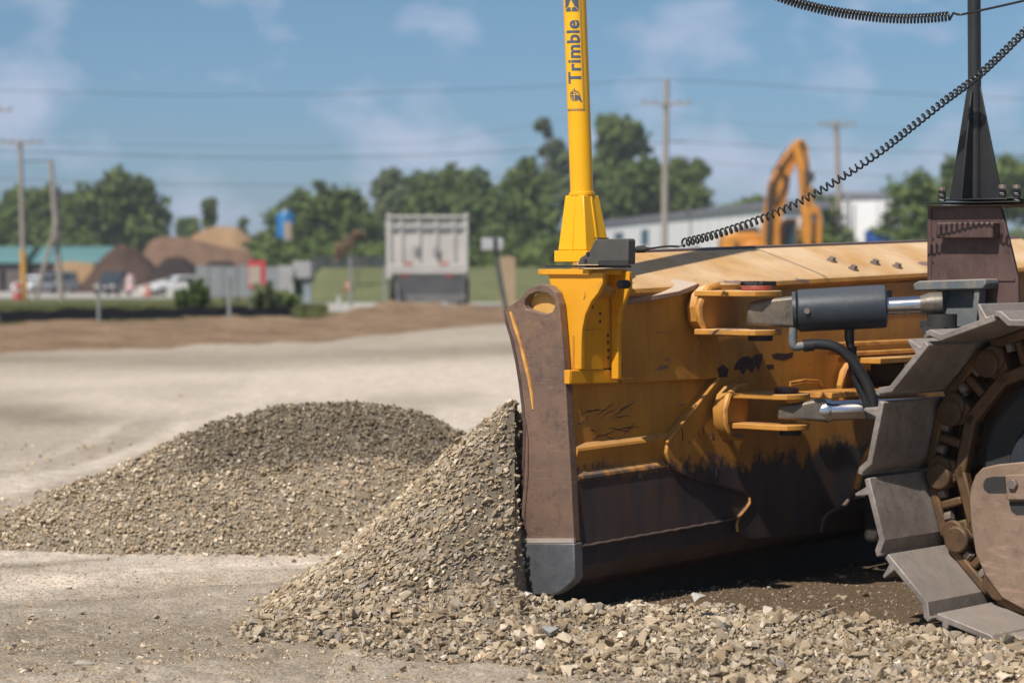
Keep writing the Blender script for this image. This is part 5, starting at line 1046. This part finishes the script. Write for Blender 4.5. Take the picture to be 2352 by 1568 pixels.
mb = MB(); mb.tube([along(.70), along(.90)], .034, 24); mb.build('rod', CHROME, hyd)
mb = MB(); mb.tube([along(.88), along(.93), along(1.0)], [.034, .045, .045], 20); mb.build('rod_end', EYE, hyd)
mb = MB(); mb.tube([W(1.17, .95, 1.11), W(1.17, .95, 1.17)], .06, 16); mb.wbox(1.10, 1.24, .90, 1.0, 1.09, 1.12); mb.build('rod_pin', BLACKD, hyd)
mb = MB(); mb.tube([along(.26) - sd1 * .08 * -1 - up1 * .0, along(.26) + sd1 * .095], .012, 8); mb.build('plug', BOLT, hyd)
A2 = W(.98, .35, .765); E2 = W(1.62, 1.25, .805)
def al2(t): return A2.lerp(E2, t)
ax2 = (E2 - A2).normalized(); sd2 = ax2.cross(UV).normalized(); up2 = sd2.cross(ax2)
rod = MB().tube([al2(.13), al2(1.0)], .041, 28).build('push_rod', CHROME, dz)
mb = MB(); mb.tube([al2(.10), al2(.13), al2(.15)], [.038, .05, .046], 24); mb.build('collar', CHROME, rod)
mb = MB(); mb.prism([A2 + ax2 * u + up2 * v + sd2 * .04 for u, v in ((-.055, -.028), (-.045, .028), (.03, .034), (.11, .05), (.15, .045), (.15, -.045), (.10, -.04), (.03, -.034))], -sd2 * .08); mb.build('rod_eye', EYE, rod, bevel=.012, seg=3)
# hoses and fittings
def px(pts, Y): return [P(x, y, Y[i] if isinstance(Y, (list, tuple)) else Y) for i, (x, y) in enumerate(pts)]
def smooth_path(pts, n=8):
    pts = [Vector(p) for p in pts]; o = []
    for i in range(len(pts) - 1):
        p0, p1, p2, p3 = pts[max(i - 1, 0)], pts[i], pts[i + 1], pts[min(i + 2, len(pts) - 1)]
        for k in range(n):
            t = k / n; o.append(.5 * ((2 * p1) + (-p0 + p2) * t + (2 * p0 - 5 * p1 + 4 * p2 - p3) * t * t + (-p0 + 3 * p1 - 3 * p2 + p3) * t ** 3))
    o.append(pts[-1]); return o
YH = 9.68
mb = MB(); mb.tube(smooth_path(px([(1848, 793), (1880, 790), (1920, 797), (1955, 825), (1985, 870), (2004, 915), (2010, 960)], YH)), .021, 12); mb.build('hose', RUBBER, dz)
mb = MB(); mb.tube(smooth_path(px([(1822, 752), (1821, 785), (1826, 796), (1840, 795), (1858, 793)], YH + .01)), .017, 12); mb.build('hose_fitting', SLATE, dz)
mb = MB(); mb.tube(px([(1845, 794), (1868, 792)], YH), .025, 12); mb.build('ferrule', RUBBER, dz)
mb = MB(); mb.tube(smooth_path(px([(1957, 795), (1958, 830), (1966, 870), (1985, 910), (2000, 960)], YH + .05)), .019, 12); mb.build('hose', RUBBER, dz)
mb = MB(); mb.tube(px([(1951, 740), (1951, 775), (1954, 798)], YH + .03), [.02, .02, .015], 12); mb.build('hose_fitting', RUBBER, dz)

# ---- machine body: belly, hood, push frame
body = MB().wbox(1.42, 2.62, 1.25, 4.2, .42, 1.15).build('belly', DARKU, dz, bevel=.03)
MB().wbox(1.46, 2.58, 1.18, 3.6, 1.155, 1.95).build('engine_hood', BLACKD, dz, bevel=.04)
MB().wbox(1.5, 2.54, 3.62, 4.9, 1.155, 2.9).build('cab', WY, dz, bevel=.06)
for k in range(3):
    d_ = MB().wbox(1.448, 1.459, 1.28 + k * .76, 1.98 + k * .76, 1.25, 1.86).build('hood_door', BLACK, dz, bevel=.004)
    for q in range(6): MB().wbox(1.441, 1.4475, 1.36 + k * .76, 1.62 + k * .76, 1.36 + q * .07, 1.385 + q * .07).build('vent_slat', BLACKD, d_)
    MB().wbox(1.43, 1.4475, 1.88 + k * .76, 1.90 + k * .76, 1.5, 1.6).build('handle', BOLT, d_)
MB().tube([W(2.0, 2.2, 1.95), W(2.0, 2.2, 2.5), W(2.0, 2.25, 2.62)], [.06, .06, .055], 16).build('exhaust_stack', NOSE, dz)
MB().wbox(1.49, 1.499, 3.75, 4.75, 2.0, 2.75).build('cab_window', CARG if 'CARG' in globals() else BLACK, dz, bevel=.003)
for i in range(9): MB().wbox(1.62, 2.42, 1.135, 1.178, 1.22 + i * .075, 1.25 + i * .075).build('grille_bar', BLACKD, dz)
pf = MB(); pf.wbox(1.9, 2.6, .09, .60, .12, .36); pf.wbox(1.9, 2.2, .602, 1.2, .16, .36); pf.wbox(1.34, 1.56, 1.0, 2.2, .20, .48); pf.wbox(2.46, 2.7, .72, 2.2, .20, .48); pf.build('push_frame', DARKU, dz, bevel=.03)
# ---- nose tower carrying the second mast
LN = 1.35
tw = pll([(2129, 480), (2134, 474), (2294, 474), (2300, 482), (2338, 640), (2340, 735), (2250, 735), (2238, 668), (2129, 650)], LN, .02).build('nose_plate', NOSE, dz, bevel=.004)
pll([(2131, 478), (2139, 478), (2139, 645), (2131, 645)], LN - .004, .30).build('nose_front', NOSE, dz)
pll([(2150, 512), (2280, 510), (2280, 547), (2150, 547)], LN - .06, .058).build('step_block', NOSE, tw, bevel=.005)
pll([(2134, 641), (2330, 640), (2330, 645), (2134, 646)], LN - .006, .005).build('weld', NOSE, tw)
for y in (548, 602):
    c = onl(2141, y, LN - .003); MB().tube([c, c + LV * .002], .007, 10).build('hole', BLACKD, tw)
pll([(2096, 652), (2110, 645), (2262, 640), (2265, 652), (2256, 664), (2100, 668)], LN - .10, .16).build('cap_plate', SLATE, dz, bevel=.006)
# channel strut
ch = pll([(2152, 668), (2256, 664), (2243, 785), (2118, 785)], LN - .03, .014).build('channel_strut', SLATE, dz, bevel=.003)
pll([(2152, 668), (2164, 668), (2133, 785), (2118, 785)], LN - .085, .055).build('channel_flange', SLATE, ch, bevel=.003)
pll([(2238, 665), (2250, 665), (2237, 785), (2225, 785)], LN - .085, .055).build('channel_flange', SLATE, ch, bevel=.003)
pll([(2256, 664), (2300, 735), (2300, 790), (2243, 790)], LN + .03, .01).build('strut_gusset', NOSE, dz)
pll([(2112, 735), (2145, 735), (2145, 752), (2112, 752)], LN - .02, .10).build('stop_block', BLACKD, dz, bevel=.004)
# plates on top
def nplate(l0, l1, x0, x1, y0, y1, name, mat, parent=dz):
    a, b_ = onl(x0, y1, LN), onl(x1, y0, LN); b0 = (a - O0).dot(BV); b1 = (b_ - O0).dot(BV); z0, z1 = a.z, b_.z; mb = MB(); mb.wbox(l0, l1, b0, b1, z0, z1); return mb.build(name, mat, parent, bevel=.003)
nplate(LN - .03, LN + .30, 2136, 2330, 470, 476, 'shim', BOLT)
mp_ = nplate(LN - .06, LN + .34, 2134, 2360, 462, 469, 'mast_foot_plate', BLACK)
mp2 = nplate(LN - .03, LN + .28, 2176, 2322, 455, 461.5, 'mast_base_plate', BLACK)
for x, y0 in ((2164, 430), (2303, 424), (2336, 424)):
    c = onl(x, 462, LN); t_ = onl(x, y0, LN)
    mb = MB(); n = 40; mb.tube([c + UV * 0, t_], .008, 8); hz_ = (t_.z - c.z)
    mb.tube([c + UV * (hz_ * .75), t_], .017, 8); bo = mb.build('mast_bolt', BOLT, dz)
    mb = MB(); mb.tube([c + UV * (hz_ * .72 * k / n) + LV * math.cos(k * 1.1) * .013 + BV * math.sin(k * 1.1) * .013 for k in range(n)], .0035, 5); mb.build('spring', BLACK, bo)
# black mast: square-ish post with tapering fins
bt = onl(2237, 462, LN + .12); 
mst = MB(); cb_ = onl(2240, 459, LN + .10); ct_ = onl(2237, -60, LN + .10)
mst.tube([cb_, ct_], .027, 20); mst = mst.build('black_mast', BLACK, dz)
def fin(pts, l, th=.008): return pll(pts, l, th)
fin([(2180, 459), (2221, 200), (2228, 195), (2232, 459)], LN + .096).build('mast_fin', BLACK, mst, bevel=.002)
fin([(2303, 459), (2250, 195), (2244, 200), (2244, 459)], LN + .096).build('mast_fin', BLACK, mst, bevel=.002)
c0 = LN + .07; b0 = (cb_ - O0).dot(BV)
mb = MB(); mb.prism([W(c0, b0 - .004, cb_.z), W(c0 - .08, b0 - .004, cb_.z), W(c0 - .01, b0 - .004, cb_.z + .44), W(c0, b0 - .004, cb_.z + .44)], BV * .008); mb.build('mast_fin', BLACK, mst, bevel=.002)

# ---- yellow mast with its bracket
def Bk(x, y, l): return onl(x, y, l)
LB = .13
# horizontal plates
def hplate(l0, l1, px0, px1, y, th, name, mat, parent, bev=.003):
    a, b_ = onl(px0, y, l0), onl(px1, y, l1); b0 = (a - O0).dot(BV); b1 = (b_ - O0).dot(BV); z0 = (a.z + b_.z) / 2
    mb = MB(); mb.prism([W(l0, b0, z0), W(l1, b0, z0), W(l1, b1, z0), W(l0, b1, z0)], (0, 0, -th)); return mb.build(name, mat, parent, bevel=bev)
mbk = MB(); root_b = hplate(.00, .24, 1235, 1442, 618, .022, 'mast_bracket', BRKY, dz)
hplate(.012, .23, 1252, 1450, 609, .010, 'base_gasket', BLACKD, root_b, .001)
fr = [(1258, 640), (1284, 638), (1288, 652), (1350, 652), (1362, 640), (1382, 636), (1384, 650), (1374, 672), (1358, 692), (1344, 722), (1337, 755), (1335, 790), (1335, 848), (1307, 848), (1304, 800), (1297, 740), (1286, 700), (1266, 668)]
pll([(1258, 626), (1384, 626), (1384, 650), (1374, 672), (1358, 692), (1344, 722), (1337, 755), (1335, 790), (1335, 848), (1307, 848), (1304, 800), (1297, 740), (1286, 700), (1266, 668)], .015, .022).build('bracket_leg', BRKY, root_b, bevel=.003)
pll([(1398, 625), (1445, 624), (1445, 660), (1436, 685), (1424, 715), (1420, 760), (1420, 870), (1404, 870), (1404, 700)], .20, .022).build('bracket_leg', BRKY, root_b, bevel=.003)
bpk = plb([(1330, 624), (1445, 622), (1432, 690), (1420, 720), (1420, 880), (1308, 882), (1308, 850), (1332, 848)], .03, .028).build('bracket_back', BRKY, root_b, bevel=.003)
plb([(1312, 852), (1418, 849), (1418, 878), (1312, 880)], .034, .003).build('foot_strip', BRKY, bpk, bevel=.002)
plb([(1340, 690), (1346, 674), (1352, 668), (1360, 676), (1363, 690), (1363, 708), (1338, 710)], .0315, .001).build('slot', BLACKD, bpk)
pad = plb([(1338, 758), (1378, 756), (1384, 764), (1384, 848), (1338, 850)], .036, .005).build('cover_plate', BRKY, bpk, bevel=.002)
for x, y in ((1338, 722), (1378, 720), (1338, 738), (1378, 738), (1396, 770), (1396, 786), (1397, 804), (1397, 821)):
    c = onb(x, y, .031); MB().tube([c, c + BV * .0022], .0065, 10).build('bolt_hole', M('hole_brown', (.12, .06, .02), None, 3, .8), bpk)
plb([(1388, 846), (1410, 845), (1410, 848), (1388, 850)], .033, .002).build('seam', BLACKD, bpk)
# round plug at the right of the bracket
c = onl(1442, 653, .10); MB().tube([c, c - LV * .05], .017, 16).build('round_stop', BLACKD, root_b, bevel=.003)
# mast base
zb_ = onl(1300, 609, .06).z + .012
bb0 = (onl(1262, 600, .05) - O0).dot(BV); bb1 = (onl(1378, 600, .05) - O0).dot(BV)
lc, bc_ = .125, (bb0 + bb1) / 2 - .012
lean = (-.042, 0)
def Mst(l, b, z): # the mast leans a little forward
    h = z - zb_; return W(l, b - h * .050, z)
hb = .085
yb = MB(); yb.prism([Mst(lc - hb, bc_ - hb, zb_), Mst(lc + hb, bc_ - hb, zb_), Mst(lc + hb, bc_ + hb, zb_), Mst(lc - hb, bc_ + hb, zb_)], (0, 0, .045)); ymast = yb.build('yellow_mast', MASTY, dz, bevel=.003)
MH = .262
# flared socket: four sided funnel with ribs
mb = MB(); b2, t2 = hb - .012, .047
vs = [Mst(lc + sx_ * b2, bc_ + sy_ * b2, zb_ + .046) for sx_, sy_ in ((-1, -1), (1, -1), (1, 1), (-1, 1))] + [Mst(lc + sx_ * t2, bc_ + sy_ * t2, zb_ + MH) for sx_, sy_ in ((-1, -1), (1, -1), (1, 1), (-1, 1))]
vi = [Mst(lc + sx_ * b2 * .45, bc_ + sy_ * b2 * .45, 0) for sx_, sy_ in ((-1, -1), (1, -1), (1, 1), (-1, 1))]
for k, (ax_, ay_) in enumerate(((1, 0), (-1, 0), (0, 1), (0, -1))):
    f = MB(); w0, w1 = hb - .008, .050
    if ax_: pts = [Mst(lc, bc_ - .0, 0)] ; P_ = lambda u, z: Mst(lc + ax_ * u, bc_ - .006, z); th_ = BV * .012
    else: P_ = lambda u, z: Mst(lc - .006, bc_ + ay_ * u, z); th_ = LV * .012
    f.prism([P_(.02, zb_ + .046), P_(w0 * 1.0, zb_ + .046), P_(w1, zb_ + MH), P_(.02, zb_ + MH)], th_); f.build('socket_fin', MASTY, ymast, bevel=.002)
f = MB(); f.add(vs, [(0, 1, 5, 4), (1, 2, 6, 5), (2, 3, 7, 6), (3, 0, 4, 7), (4, 5, 6, 7), (3, 2, 1, 0)]); 
soc = f.build('socket', MASTY, ymast, bevel=.004)
mb = MB(); mb.tube([Mst(lc, bc_, zb_ + MH - .002), Mst(lc, bc_, zb_ + MH + .012)], .0515, 32); mb.build('socket_ring', MASTY, ymast, bevel=.002)
RT = .0455
mb = MB(); mb.tube([Mst(lc, bc_, zb_ + .05), Mst(lc, bc_, zb_ + 1.6)], RT, 48); tube = mb.build('mast_tube', MASTY, ymast)
mb = MB(); mb.tube([Mst(lc, bc_, zb_ + 1.6), Mst(lc, bc_, zb_ + 1.66)], RT * 1.2, 32); mb.build('mast_head', BLACKD, ymast, bevel=.01)
# dark box beside the mast foot
SL = lc - hb
bxp = [(1326, 607), (1332, 592), (1352, 580), (1366, 552), (1372, 549), (1440, 548), (1443, 552), (1443, 604), (1440, 607)]
gb = pll(bxp, SL - .075, .045).build('junction_box', BOXG, dz, bevel=.004)
pll([(1374, 598), (1443, 597), (1443, 609), (1374, 609)], SL - .082, .006).build('box_foot', BLACKD, gb, bevel=.001)
for x, y in ((1343, 599), (1349, 583)):
    c = onl(x, y, SL - .08); MB().tube([c, c + LV * .01], .008, 6).build('box_screw', BLACK, gb)
pll([(1364, 546), (1376, 546), (1376, 549), (1364, 549)], SL - .02, .06).build('box_latch', BLACKD, gb)

# ---- print on the mast: letters follow the tube
def mpt(z):
    base = Mst(lc, bc_, zb_); top = Mst(lc, bc_, zb_ + 1.6); return base + (top - base) * ((z - base.z) / (top.z - base.z))
VD = (Vector((mpt(1.9).x, mpt(1.9).y, 0))).normalized()           # from the camera to the mast
A0 = math.radians(-8)                                             # middle of the sticker, turned a little to the left
def onmast(u, z, off=.0006):
    """u = metres round the tube to the right as seen, z = height"""
    c = mpt(z); rr = RT + off; a = u / RT + A0; right = Vector((-VD.y, VD.x, 0)) * -1; return c + (right * math.sin(a) - VD * math.cos(a)) * rr
def z_at(y):  # height on the mast axis seen at picture row y
    Yc = mpt(2.0).y - RT; d = ray(1310, y); return CAMH + d.z / d.y * Yc
def wrapmesh(name, verts, faces, mat, parent, off):
    mb = MB(); mb.add([onmast(u, z, off) for u, z in verts], faces); o = mb.build(name, mat, parent, smooth=False); return o
def strip(name, u0, u1, z0, z1, mat, off=.0008, nu=6, nz=12):
    V = [(u0 + (u1 - u0) * i / nu, z0 + (z1 - z0) * j / nz) for j in range(nz + 1) for i in range(nu + 1)]; Fs = [(j * (nu + 1) + i, j * (nu + 1) + i + 1, (j + 1) * (nu + 1) + i + 1, (j + 1) * (nu + 1) + i) for j in range(nz) for i in range(nu)]
    return wrapmesh(name, V, Fs, mat, parent=tube, off=off)
STK = M('sticker_yellow', (.80, .43, .01), (.78, .41, .01), 2, .4, 0, 0); LINEC = M('sticker_border', (.30, .22, .10), None, 2, .5, 0, 0)
zB = z_at(252); zT = zb_ + 1.5
strip('sticker', -.052, .030, zB + .002, zT, STK, .0004, 10, 60)
strip('sticker_line', .025, .0275, zB, zT, LINEC, .0010, 1, 60); strip('sticker_line', .0300, .0312, zB - .003, zT, INK, .0010, 1, 60)
strip('sticker_line', -.052, .0312, zB - .004, zB - .001, INK, .0010, 12, 1); strip('sticker_line', -.052, .0275, zB + .002, zB + .0035, LINEC, .0012, 12, 1)
def letters(txt, za, zb2, u_left, u_right):
    cu = bpy.data.curves.new('lettering', 'FONT'); cu.body = txt; cu.offset = .028; cu.resolution_u = 4; cu.space_character = 1.06; o = bpy.data.objects.new('tmp', cu); COL.objects.link(o)
    dg = bpy.context.evaluated_depsgraph_get(); me = bpy.data.meshes.new_from_object(o.evaluated_get(dg)); bpy.data.objects.remove(o)
    bm = bmesh.new(); bm.from_mesh(me); bmesh.ops.triangulate(bm, faces=bm.faces)
    for _ in range(2): bmesh.ops.subdivide_edges(bm, edges=[e for e in bm.edges if e.calc_length() > .06], cuts=1)
    bmesh.ops.triangulate(bm, faces=bm.faces)
    bm.verts.ensure_lookup_table(); xs_ = [v.co.x for v in bm.verts]; ys_ = [v.co.y for v in bm.verts]; x0, x1, y0, y1 = min(xs_), max(xs_), min(ys_), max(ys_)
    V = [((u_right + (u_left - u_right) * (v.co.y - y0) / (y1 - y0)), za + (zb2 - za) * (v.co.x - x0) / (x1 - x0)) for v in bm.verts]; Fs = [tuple(v.index for v in f.verts) for f in bm.faces]; bm.free()
    o = wrapmesh('lettering', V, Fs, INK, tube, .0014); return o
letters('Trimble', z_at(192), z_at(46), -.034, .021)
# star-arrow panel at the top
def poly_fan(name, pts, mat, off):
    c = (sum(p[0] for p in pts) / len(pts), sum(p[1] for p in pts) / len(pts)); V = [c] + pts; wrapmesh(name, V, [(0, i + 1, (i + 1) % len(pts) + 1) for i in range(len(pts))], mat, tube, off)
zt0, zt1 = z_at(26), z_at(-60)
strip('logo_panel', -.036, .021, zt0, zt1, INK, .0012, 8, 10)
def pzy(u, y): return (u, z_at(y))
poly_fan('logo_star', [pzy(-.036, 27), pzy(-.030, 18), pzy(-.020, 14), pzy(-.0085, -2), pzy(.004, 14), pzy(.014, 18), pzy(.021, 27), pzy(-.008, 24)], STK, .0018)
# round globe mark with a pointer
cz_, cu_ = z_at(220), -.008
def ring(r0, r1, mat, off, a0=0, a1=6.2832, n=36, cu2=cu_, cz2=cz_):
    V = []; 
    for i in range(n + 1): a = a0 + (a1 - a0) * i / n; V += [(cu2 + math.cos(a) * r0, cz2 + math.sin(a) * r0), (cu2 + math.cos(a) * r1, cz2 + math.sin(a) * r1)]
    wrapmesh('logo_ring', V, [(2 * i, 2 * i + 1, 2 * i + 3, 2 * i + 2) for i in range(n)], mat, tube, off)
ring(.0195, .0215, INK, .0014); ring(.0150, .0175, INK, .0014, .4, 5.4); ring(0, .0105, INK, .0014)
ring(.0115, .0135, INK, .0014, 2.0, 6.4)
poly_fan('logo_pointer', [(cu_ + .008, cz_ - .008), (cu_ + .022, cz_ - .0235), (cu_ + .0285, cz_ - .0235), (cu_ + .020, cz_ + .002)], INK, .0018)
poly_fan('logo_pointer', [(cu_ - .004, cz_ + .021), (cu_ + .003, cz_ + .021), (cu_ - .001, cz_ + .032)], INK, .0014)
strip('logo_bar', cu_ - .003, cu_ - .0005, cz_ - .02, cz_ + .02, STK, .0022, 1, 4); strip('logo_bar', cu_ - .019, cu_ + .019, cz_ + .003, cz_ + .0052, STK, .0022, 8, 1)

# ================================================================== TRACKS
LT = .40; LW = .86                 # outer tips of the shoes, shoe length
CB, CZ, RS, NS = 1.575 + .11, .60, .548, 32
SLn = (NS * .281 - 2 * math.pi * RS) / 2
def tpath(s):
    """point, tangent angle on the loop; s from the top start of the front arc"""
    arc = math.pi * RS; tot = 2 * arc + 2 * SLn; s %= tot
    if s < arc: a = math.pi / 2 + s / RS; return CB + math.cos(a) * RS, CZ + math.sin(a) * RS, math.cos(a), math.sin(a)
    s -= arc
    if s < SLn: return CB + s, CZ - RS, 0, -1
    s -= SLn
    if s < arc: a = -math.pi / 2 + s / RS; return CB + SLn + math.cos(a) * RS, CZ + math.sin(a) * RS, math.cos(a), math.sin(a)
    s -= arc
    return CB + SLn - s, CZ + RS, 0, 1
trk = MB().wbox(LT + .48, LT + .82, CB + .15, CB + SLn - .1, .30, .85).build('track_frame', FRAME, dz, bevel=.02)
prS = [(-.145, .002), (.092, .002), (.132, .034), (.146, .034), (.146, .056), (.120, .056), (.082, .026), (-.085, .026), (-.092, .082), (-.104, .082), (-.116, .026), (-.145, .026)]
def shoe_mesh():
    mb = MB(); n = len(prS); 
    ll = [0, .012, LW - .012, LW]
    for i, l in enumerate(ll):
        k = .012 if i in (0, 3) else 0
        mb.v += [Vector((l, (s_ * (1 - k)), r_)) for s_, r_ in prS]
    for i in range(3):
        for j in range(n): mb.f.append((i * n + j, i * n + (j + 1) % n, (i + 1) * n + (j + 1) % n, (i + 1) * n + j))
    mb.f.append(tuple(range(n))); mb.f.append(tuple(3 * n + j for j in range(n))[::-1]); return mb
def link_mesh():
    mb = MB()
    for l0 in (.37, .52):
        w_ = .045
        def q(s0, s1, r0, r1): mb.bx(l0, l0 + w_, s0, s1, r0, r1)
        q(-.13, .13, -.175, -.128); q(-.115, .115, -.036, .0)                              # rail and seat against the shoe
        q(-.145, -.072, -.127, -.037); q(-.016, .016, -.127, -.037); q(.072, .145, -.127, -.037)
    mb.tube([(.34, .14, -.08), (.60, .14, -.08)], .052, 18)
    mb.tube([(.352, -.14, -.075), (.37, -.14, -.075)], .048, 18)
    return mb
def boltm(l, s_): return MB().tube([(l, s_, -.034), (l, s_, -.064)], .020, 6)
SH = shoe_mesh().build('track_shoe', SHOE, None, bevel=.004); SH.location = (0, 0, 0)
def reset(o, mb_): pass
def proto(mb, name, mat, bev):
    me = bpy.data.meshes.new(name); me.from_pydata([tuple(v) for v in mb.v], [], mb.f); me.materials.append(mat); bm = bmesh.new(); bm.from_mesh(me); bmesh.ops.recalc_face_normals(bm, faces=bm.faces); bm.to_mesh(me); bm.free()
    o = bpy.data.objects.new(name, me); b = o.modifiers.new('bevel', 'BEVEL'); b.width = bev; b.segments = 2; b.limit_method = 'ANGLE'; b.angle_limit = R(40)
    me.shade_smooth(); me.set_sharp_from_angle(angle=R(35)); return o
bpy.data.objects.remove(SH)
pS, pL = proto(shoe_mesh(), 'track_shoe', SHOE, .004), proto(link_mesh(), 'track_link', LINK, .008); pB = [proto(boltm(l, s_), 'shoe_bolt', BOLT, .003) for l in (.39, .54) for s_ in (-.045, .045)]
S0 = math.pi * RS * .5 - .16 - .281 * 0    # phase so that the shoes fall where the photograph has them
def place_track(parent, l0, full=True):
    off = WLOC[parent.name]
    for i in range(NS):
        s_ = PH + i * .281; b, z, nb, nz = tpath(s_); c = W(l0, b, z)
        # local axes: X = along the axle, Y = along the chain (downwards at the front), Z = outwards
        zo = (BV * nb + UV * nz).normalized(); xo = LV; yo = zo.cross(xo).normalized()
        Mx = Matrix((( xo.x, yo.x, zo.x), (xo.y, yo.y, zo.y), (xo.z, yo.z, zo.z))).to_4x4(); Mx.translation = c - off
        for pr in [pS, pL] + (pB if full and i < 8 else []):
            o = pr.copy(); COL.objects.link(o); o.parent = parent; o.matrix_basis = Mx
PH = .18
place_track(trk, LT)
trk2 = MB().wbox(3.0, 3.3, CB + .15, CB + SLn - .1, .30, .85).build('track_frame', FRAME, dz, bevel=.02); place_track(trk2, 2.75, False)
# idler and sprocket; the idler's black stands in for shade on it
def wheelm(bc2, l, r_, parent, name, mat):
    mb = MB(); mb.tube([W(l + .0, bc2, CZ), W(l + .05, bc2, CZ), W(l + .05, bc2, CZ), W(l + .19, bc2, CZ), W(l + .19, bc2, CZ), W(l + .24, bc2, CZ)], [r_ - .045, r_ - .04, r_ - .002, r_ - .002, r_ - .04, r_ - .045], 64); return mb.build(name, mat, parent, angle=30)
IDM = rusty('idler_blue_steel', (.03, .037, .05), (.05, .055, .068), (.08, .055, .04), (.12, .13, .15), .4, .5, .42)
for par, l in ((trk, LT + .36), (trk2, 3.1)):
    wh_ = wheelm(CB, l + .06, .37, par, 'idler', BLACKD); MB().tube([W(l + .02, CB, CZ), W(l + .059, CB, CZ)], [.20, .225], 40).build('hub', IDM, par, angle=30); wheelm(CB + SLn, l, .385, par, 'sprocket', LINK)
    for k in range(6):
        c = CB + .45 + k * (SLn - .9) / 5; mb = MB(); mb.tube([W(l, c, .19), W(l + .22, c, .19)], .105, 24); mb.build('roller', LINK, par)
# brown yoke plate in front of the idler
yp = [(2226, 1150), (2229, 1118), (2240, 1090), (2256, 1074), (2290, 1066), (2352, 1060), (2480, 1050), (2480, 1460), (2420, 1430), (2352, 1400), (2300, 1372), (2262, 1320), (2240, 1270), (2230, 1210)]
yk = pll(yp, LT + .33, .03).build('yoke_plate', FRAME, trk, bevel=.006)
pll([(2258, 1112), (2264, 1098), (2280, 1094), (2312, 1094), (2312, 1132), (2270, 1132), (2260, 1124)], LT + .3285, .001).build('slot', BLACKD, yk)
pll([(2308, 1090), (2480, 1086), (2480, 1148), (2312, 1148)], LT + .305, .024).build('adjuster_block', FRAME, yk, bevel=.005)
pll([(2318, 1152), (2480, 1150), (2480, 1180), (2334, 1182), (2322, 1172)], LT + .3284, .0012).build('slot', BLACKD, yk)
c = onl(2323, 1112, LT + .29); MB().tube([c, c + LV * .03], .021, 6).build('bolt', BOLT, yk, bevel=.003)

# ================================================================== COILED CABLES
def coil(name, label, pts, Ys, amp, pitch, r_, mat, lead_in=None, lead_out=None, pitch_fn=None, amp_fn=None, pre=None, post=None):
    sp_ = smooth_path(px(pts, Ys), 40); d = [0]
    for i in range(1, len(sp_)): d.append(d[-1] + (sp_[i] - sp_[i - 1]).length)
    tot = d[-1]; path = []; ph = 0; s_ = 0; k = 0; prev = None; u = None
    step = .0026
    while s_ < tot:
        while k < len(d) - 2 and d[k + 1] < s_: k += 1
        t = (s_ - d[k]) / max(1e-6, d[k + 1] - d[k]); p = sp_[k].lerp(sp_[k + 1], t); tg = (sp_[k + 1] - sp_[k]).normalized()
        u = tg.cross(UV).normalized() if u is None else (u - tg * u.dot(tg)).normalized(); w_ = u.cross(tg)
        pt_ = pitch_fn(s_ / tot) if pitch_fn else pitch
        ds = pt_ / 12; ph -= 2 * math.pi / 12; path.append(p + (u * math.cos(ph) + w_ * math.sin(ph)) * (amp_fn(s_ / tot) if amp_fn else amp)); s_ += ds
    if lead_in: path = smooth_path(px(*lead_in), 6) + path
    if lead_out: path = path + smooth_path(px(*lead_out), 6)
    if pre: path = smooth_path(list(pre) + [path[0]], 8) + path
    if post: path = path + smooth_path([path[-1]] + list(post), 8)
    mb = MB(); mb.tube(path, r_, 8); o = mb.build(name, mat, None, angle=80); return tag(o, label, 'coiled cable')
YC = [9.5, 9.6, 9.7, 9.75, 9.75, 9.7, 9.6, 9.45, 9.3, 9.1, 8.9, 8.7, 8.5]
cpts = [(1568, 558), (1640, 540), (1730, 510), (1800, 482), (1880, 440), (1960, 390), (2030, 342), (2100, 287), (2170, 232), (2240, 180), (2300, 125), (2360, 66), (2420, 10)]
coil('coiled_cable', 'black coiled cable sagging from the dark box beside the yellow mast up to the right', cpts, YC, .0145, .03, .0043, CABLE,
     lead_in=([(1470, 573), (1500, 570), (1530, 566), (1556, 566)], 9.5), pitch_fn=lambda t: .0245 + .010 * t, amp_fn=lambda t: .0148 - .0035 * t, post=[P(2470, -50, 8.4), W(1.3, 3.2, 2.55), W(1.49, 3.7, 2.6)])
mb = MB(); mb.tube(px([(1440, 572), (1452, 572), (1462, 573)], 9.5), [.012, .009, .009], 12); mb.tube(px([(1462, 573), (1475, 572), (1482, 572)], 9.5), .014, 12); mb.tube(px([(1482, 572), (1492, 571)], 9.5), [.009, .006], 10); mb.build('cable_plug', BLACKD, gb)
c2 = [(1740, -30), (1800, -3), (1880, 20), (1960, 34), (2040, 42), (2110, 43), (2180, 38)]
coil('coiled_cable', 'tightly coiled dark cable crossing the sky in front of the black mast at the top', c2, 9.55, .0165, .0135, .0048, CABLE, lead_out=([(2190, 30), (2205, 34), (2240, 27), (2300, 14), (2360, 0), (2430, -18)], [9.54, 9.5, 9.5, 9.5, 9.5, 9.5]), pre=[Mst(lc, bc_, zb_ + 1.66), Mst(lc, bc_, zb_ + 1.70), P(1500, -270, 9.5), P(1640, -100, 9.52)], post=[P(2560, -70, 9.3), W(1.3, 2.6, 2.75), W(1.49, 3.7, 2.75)])
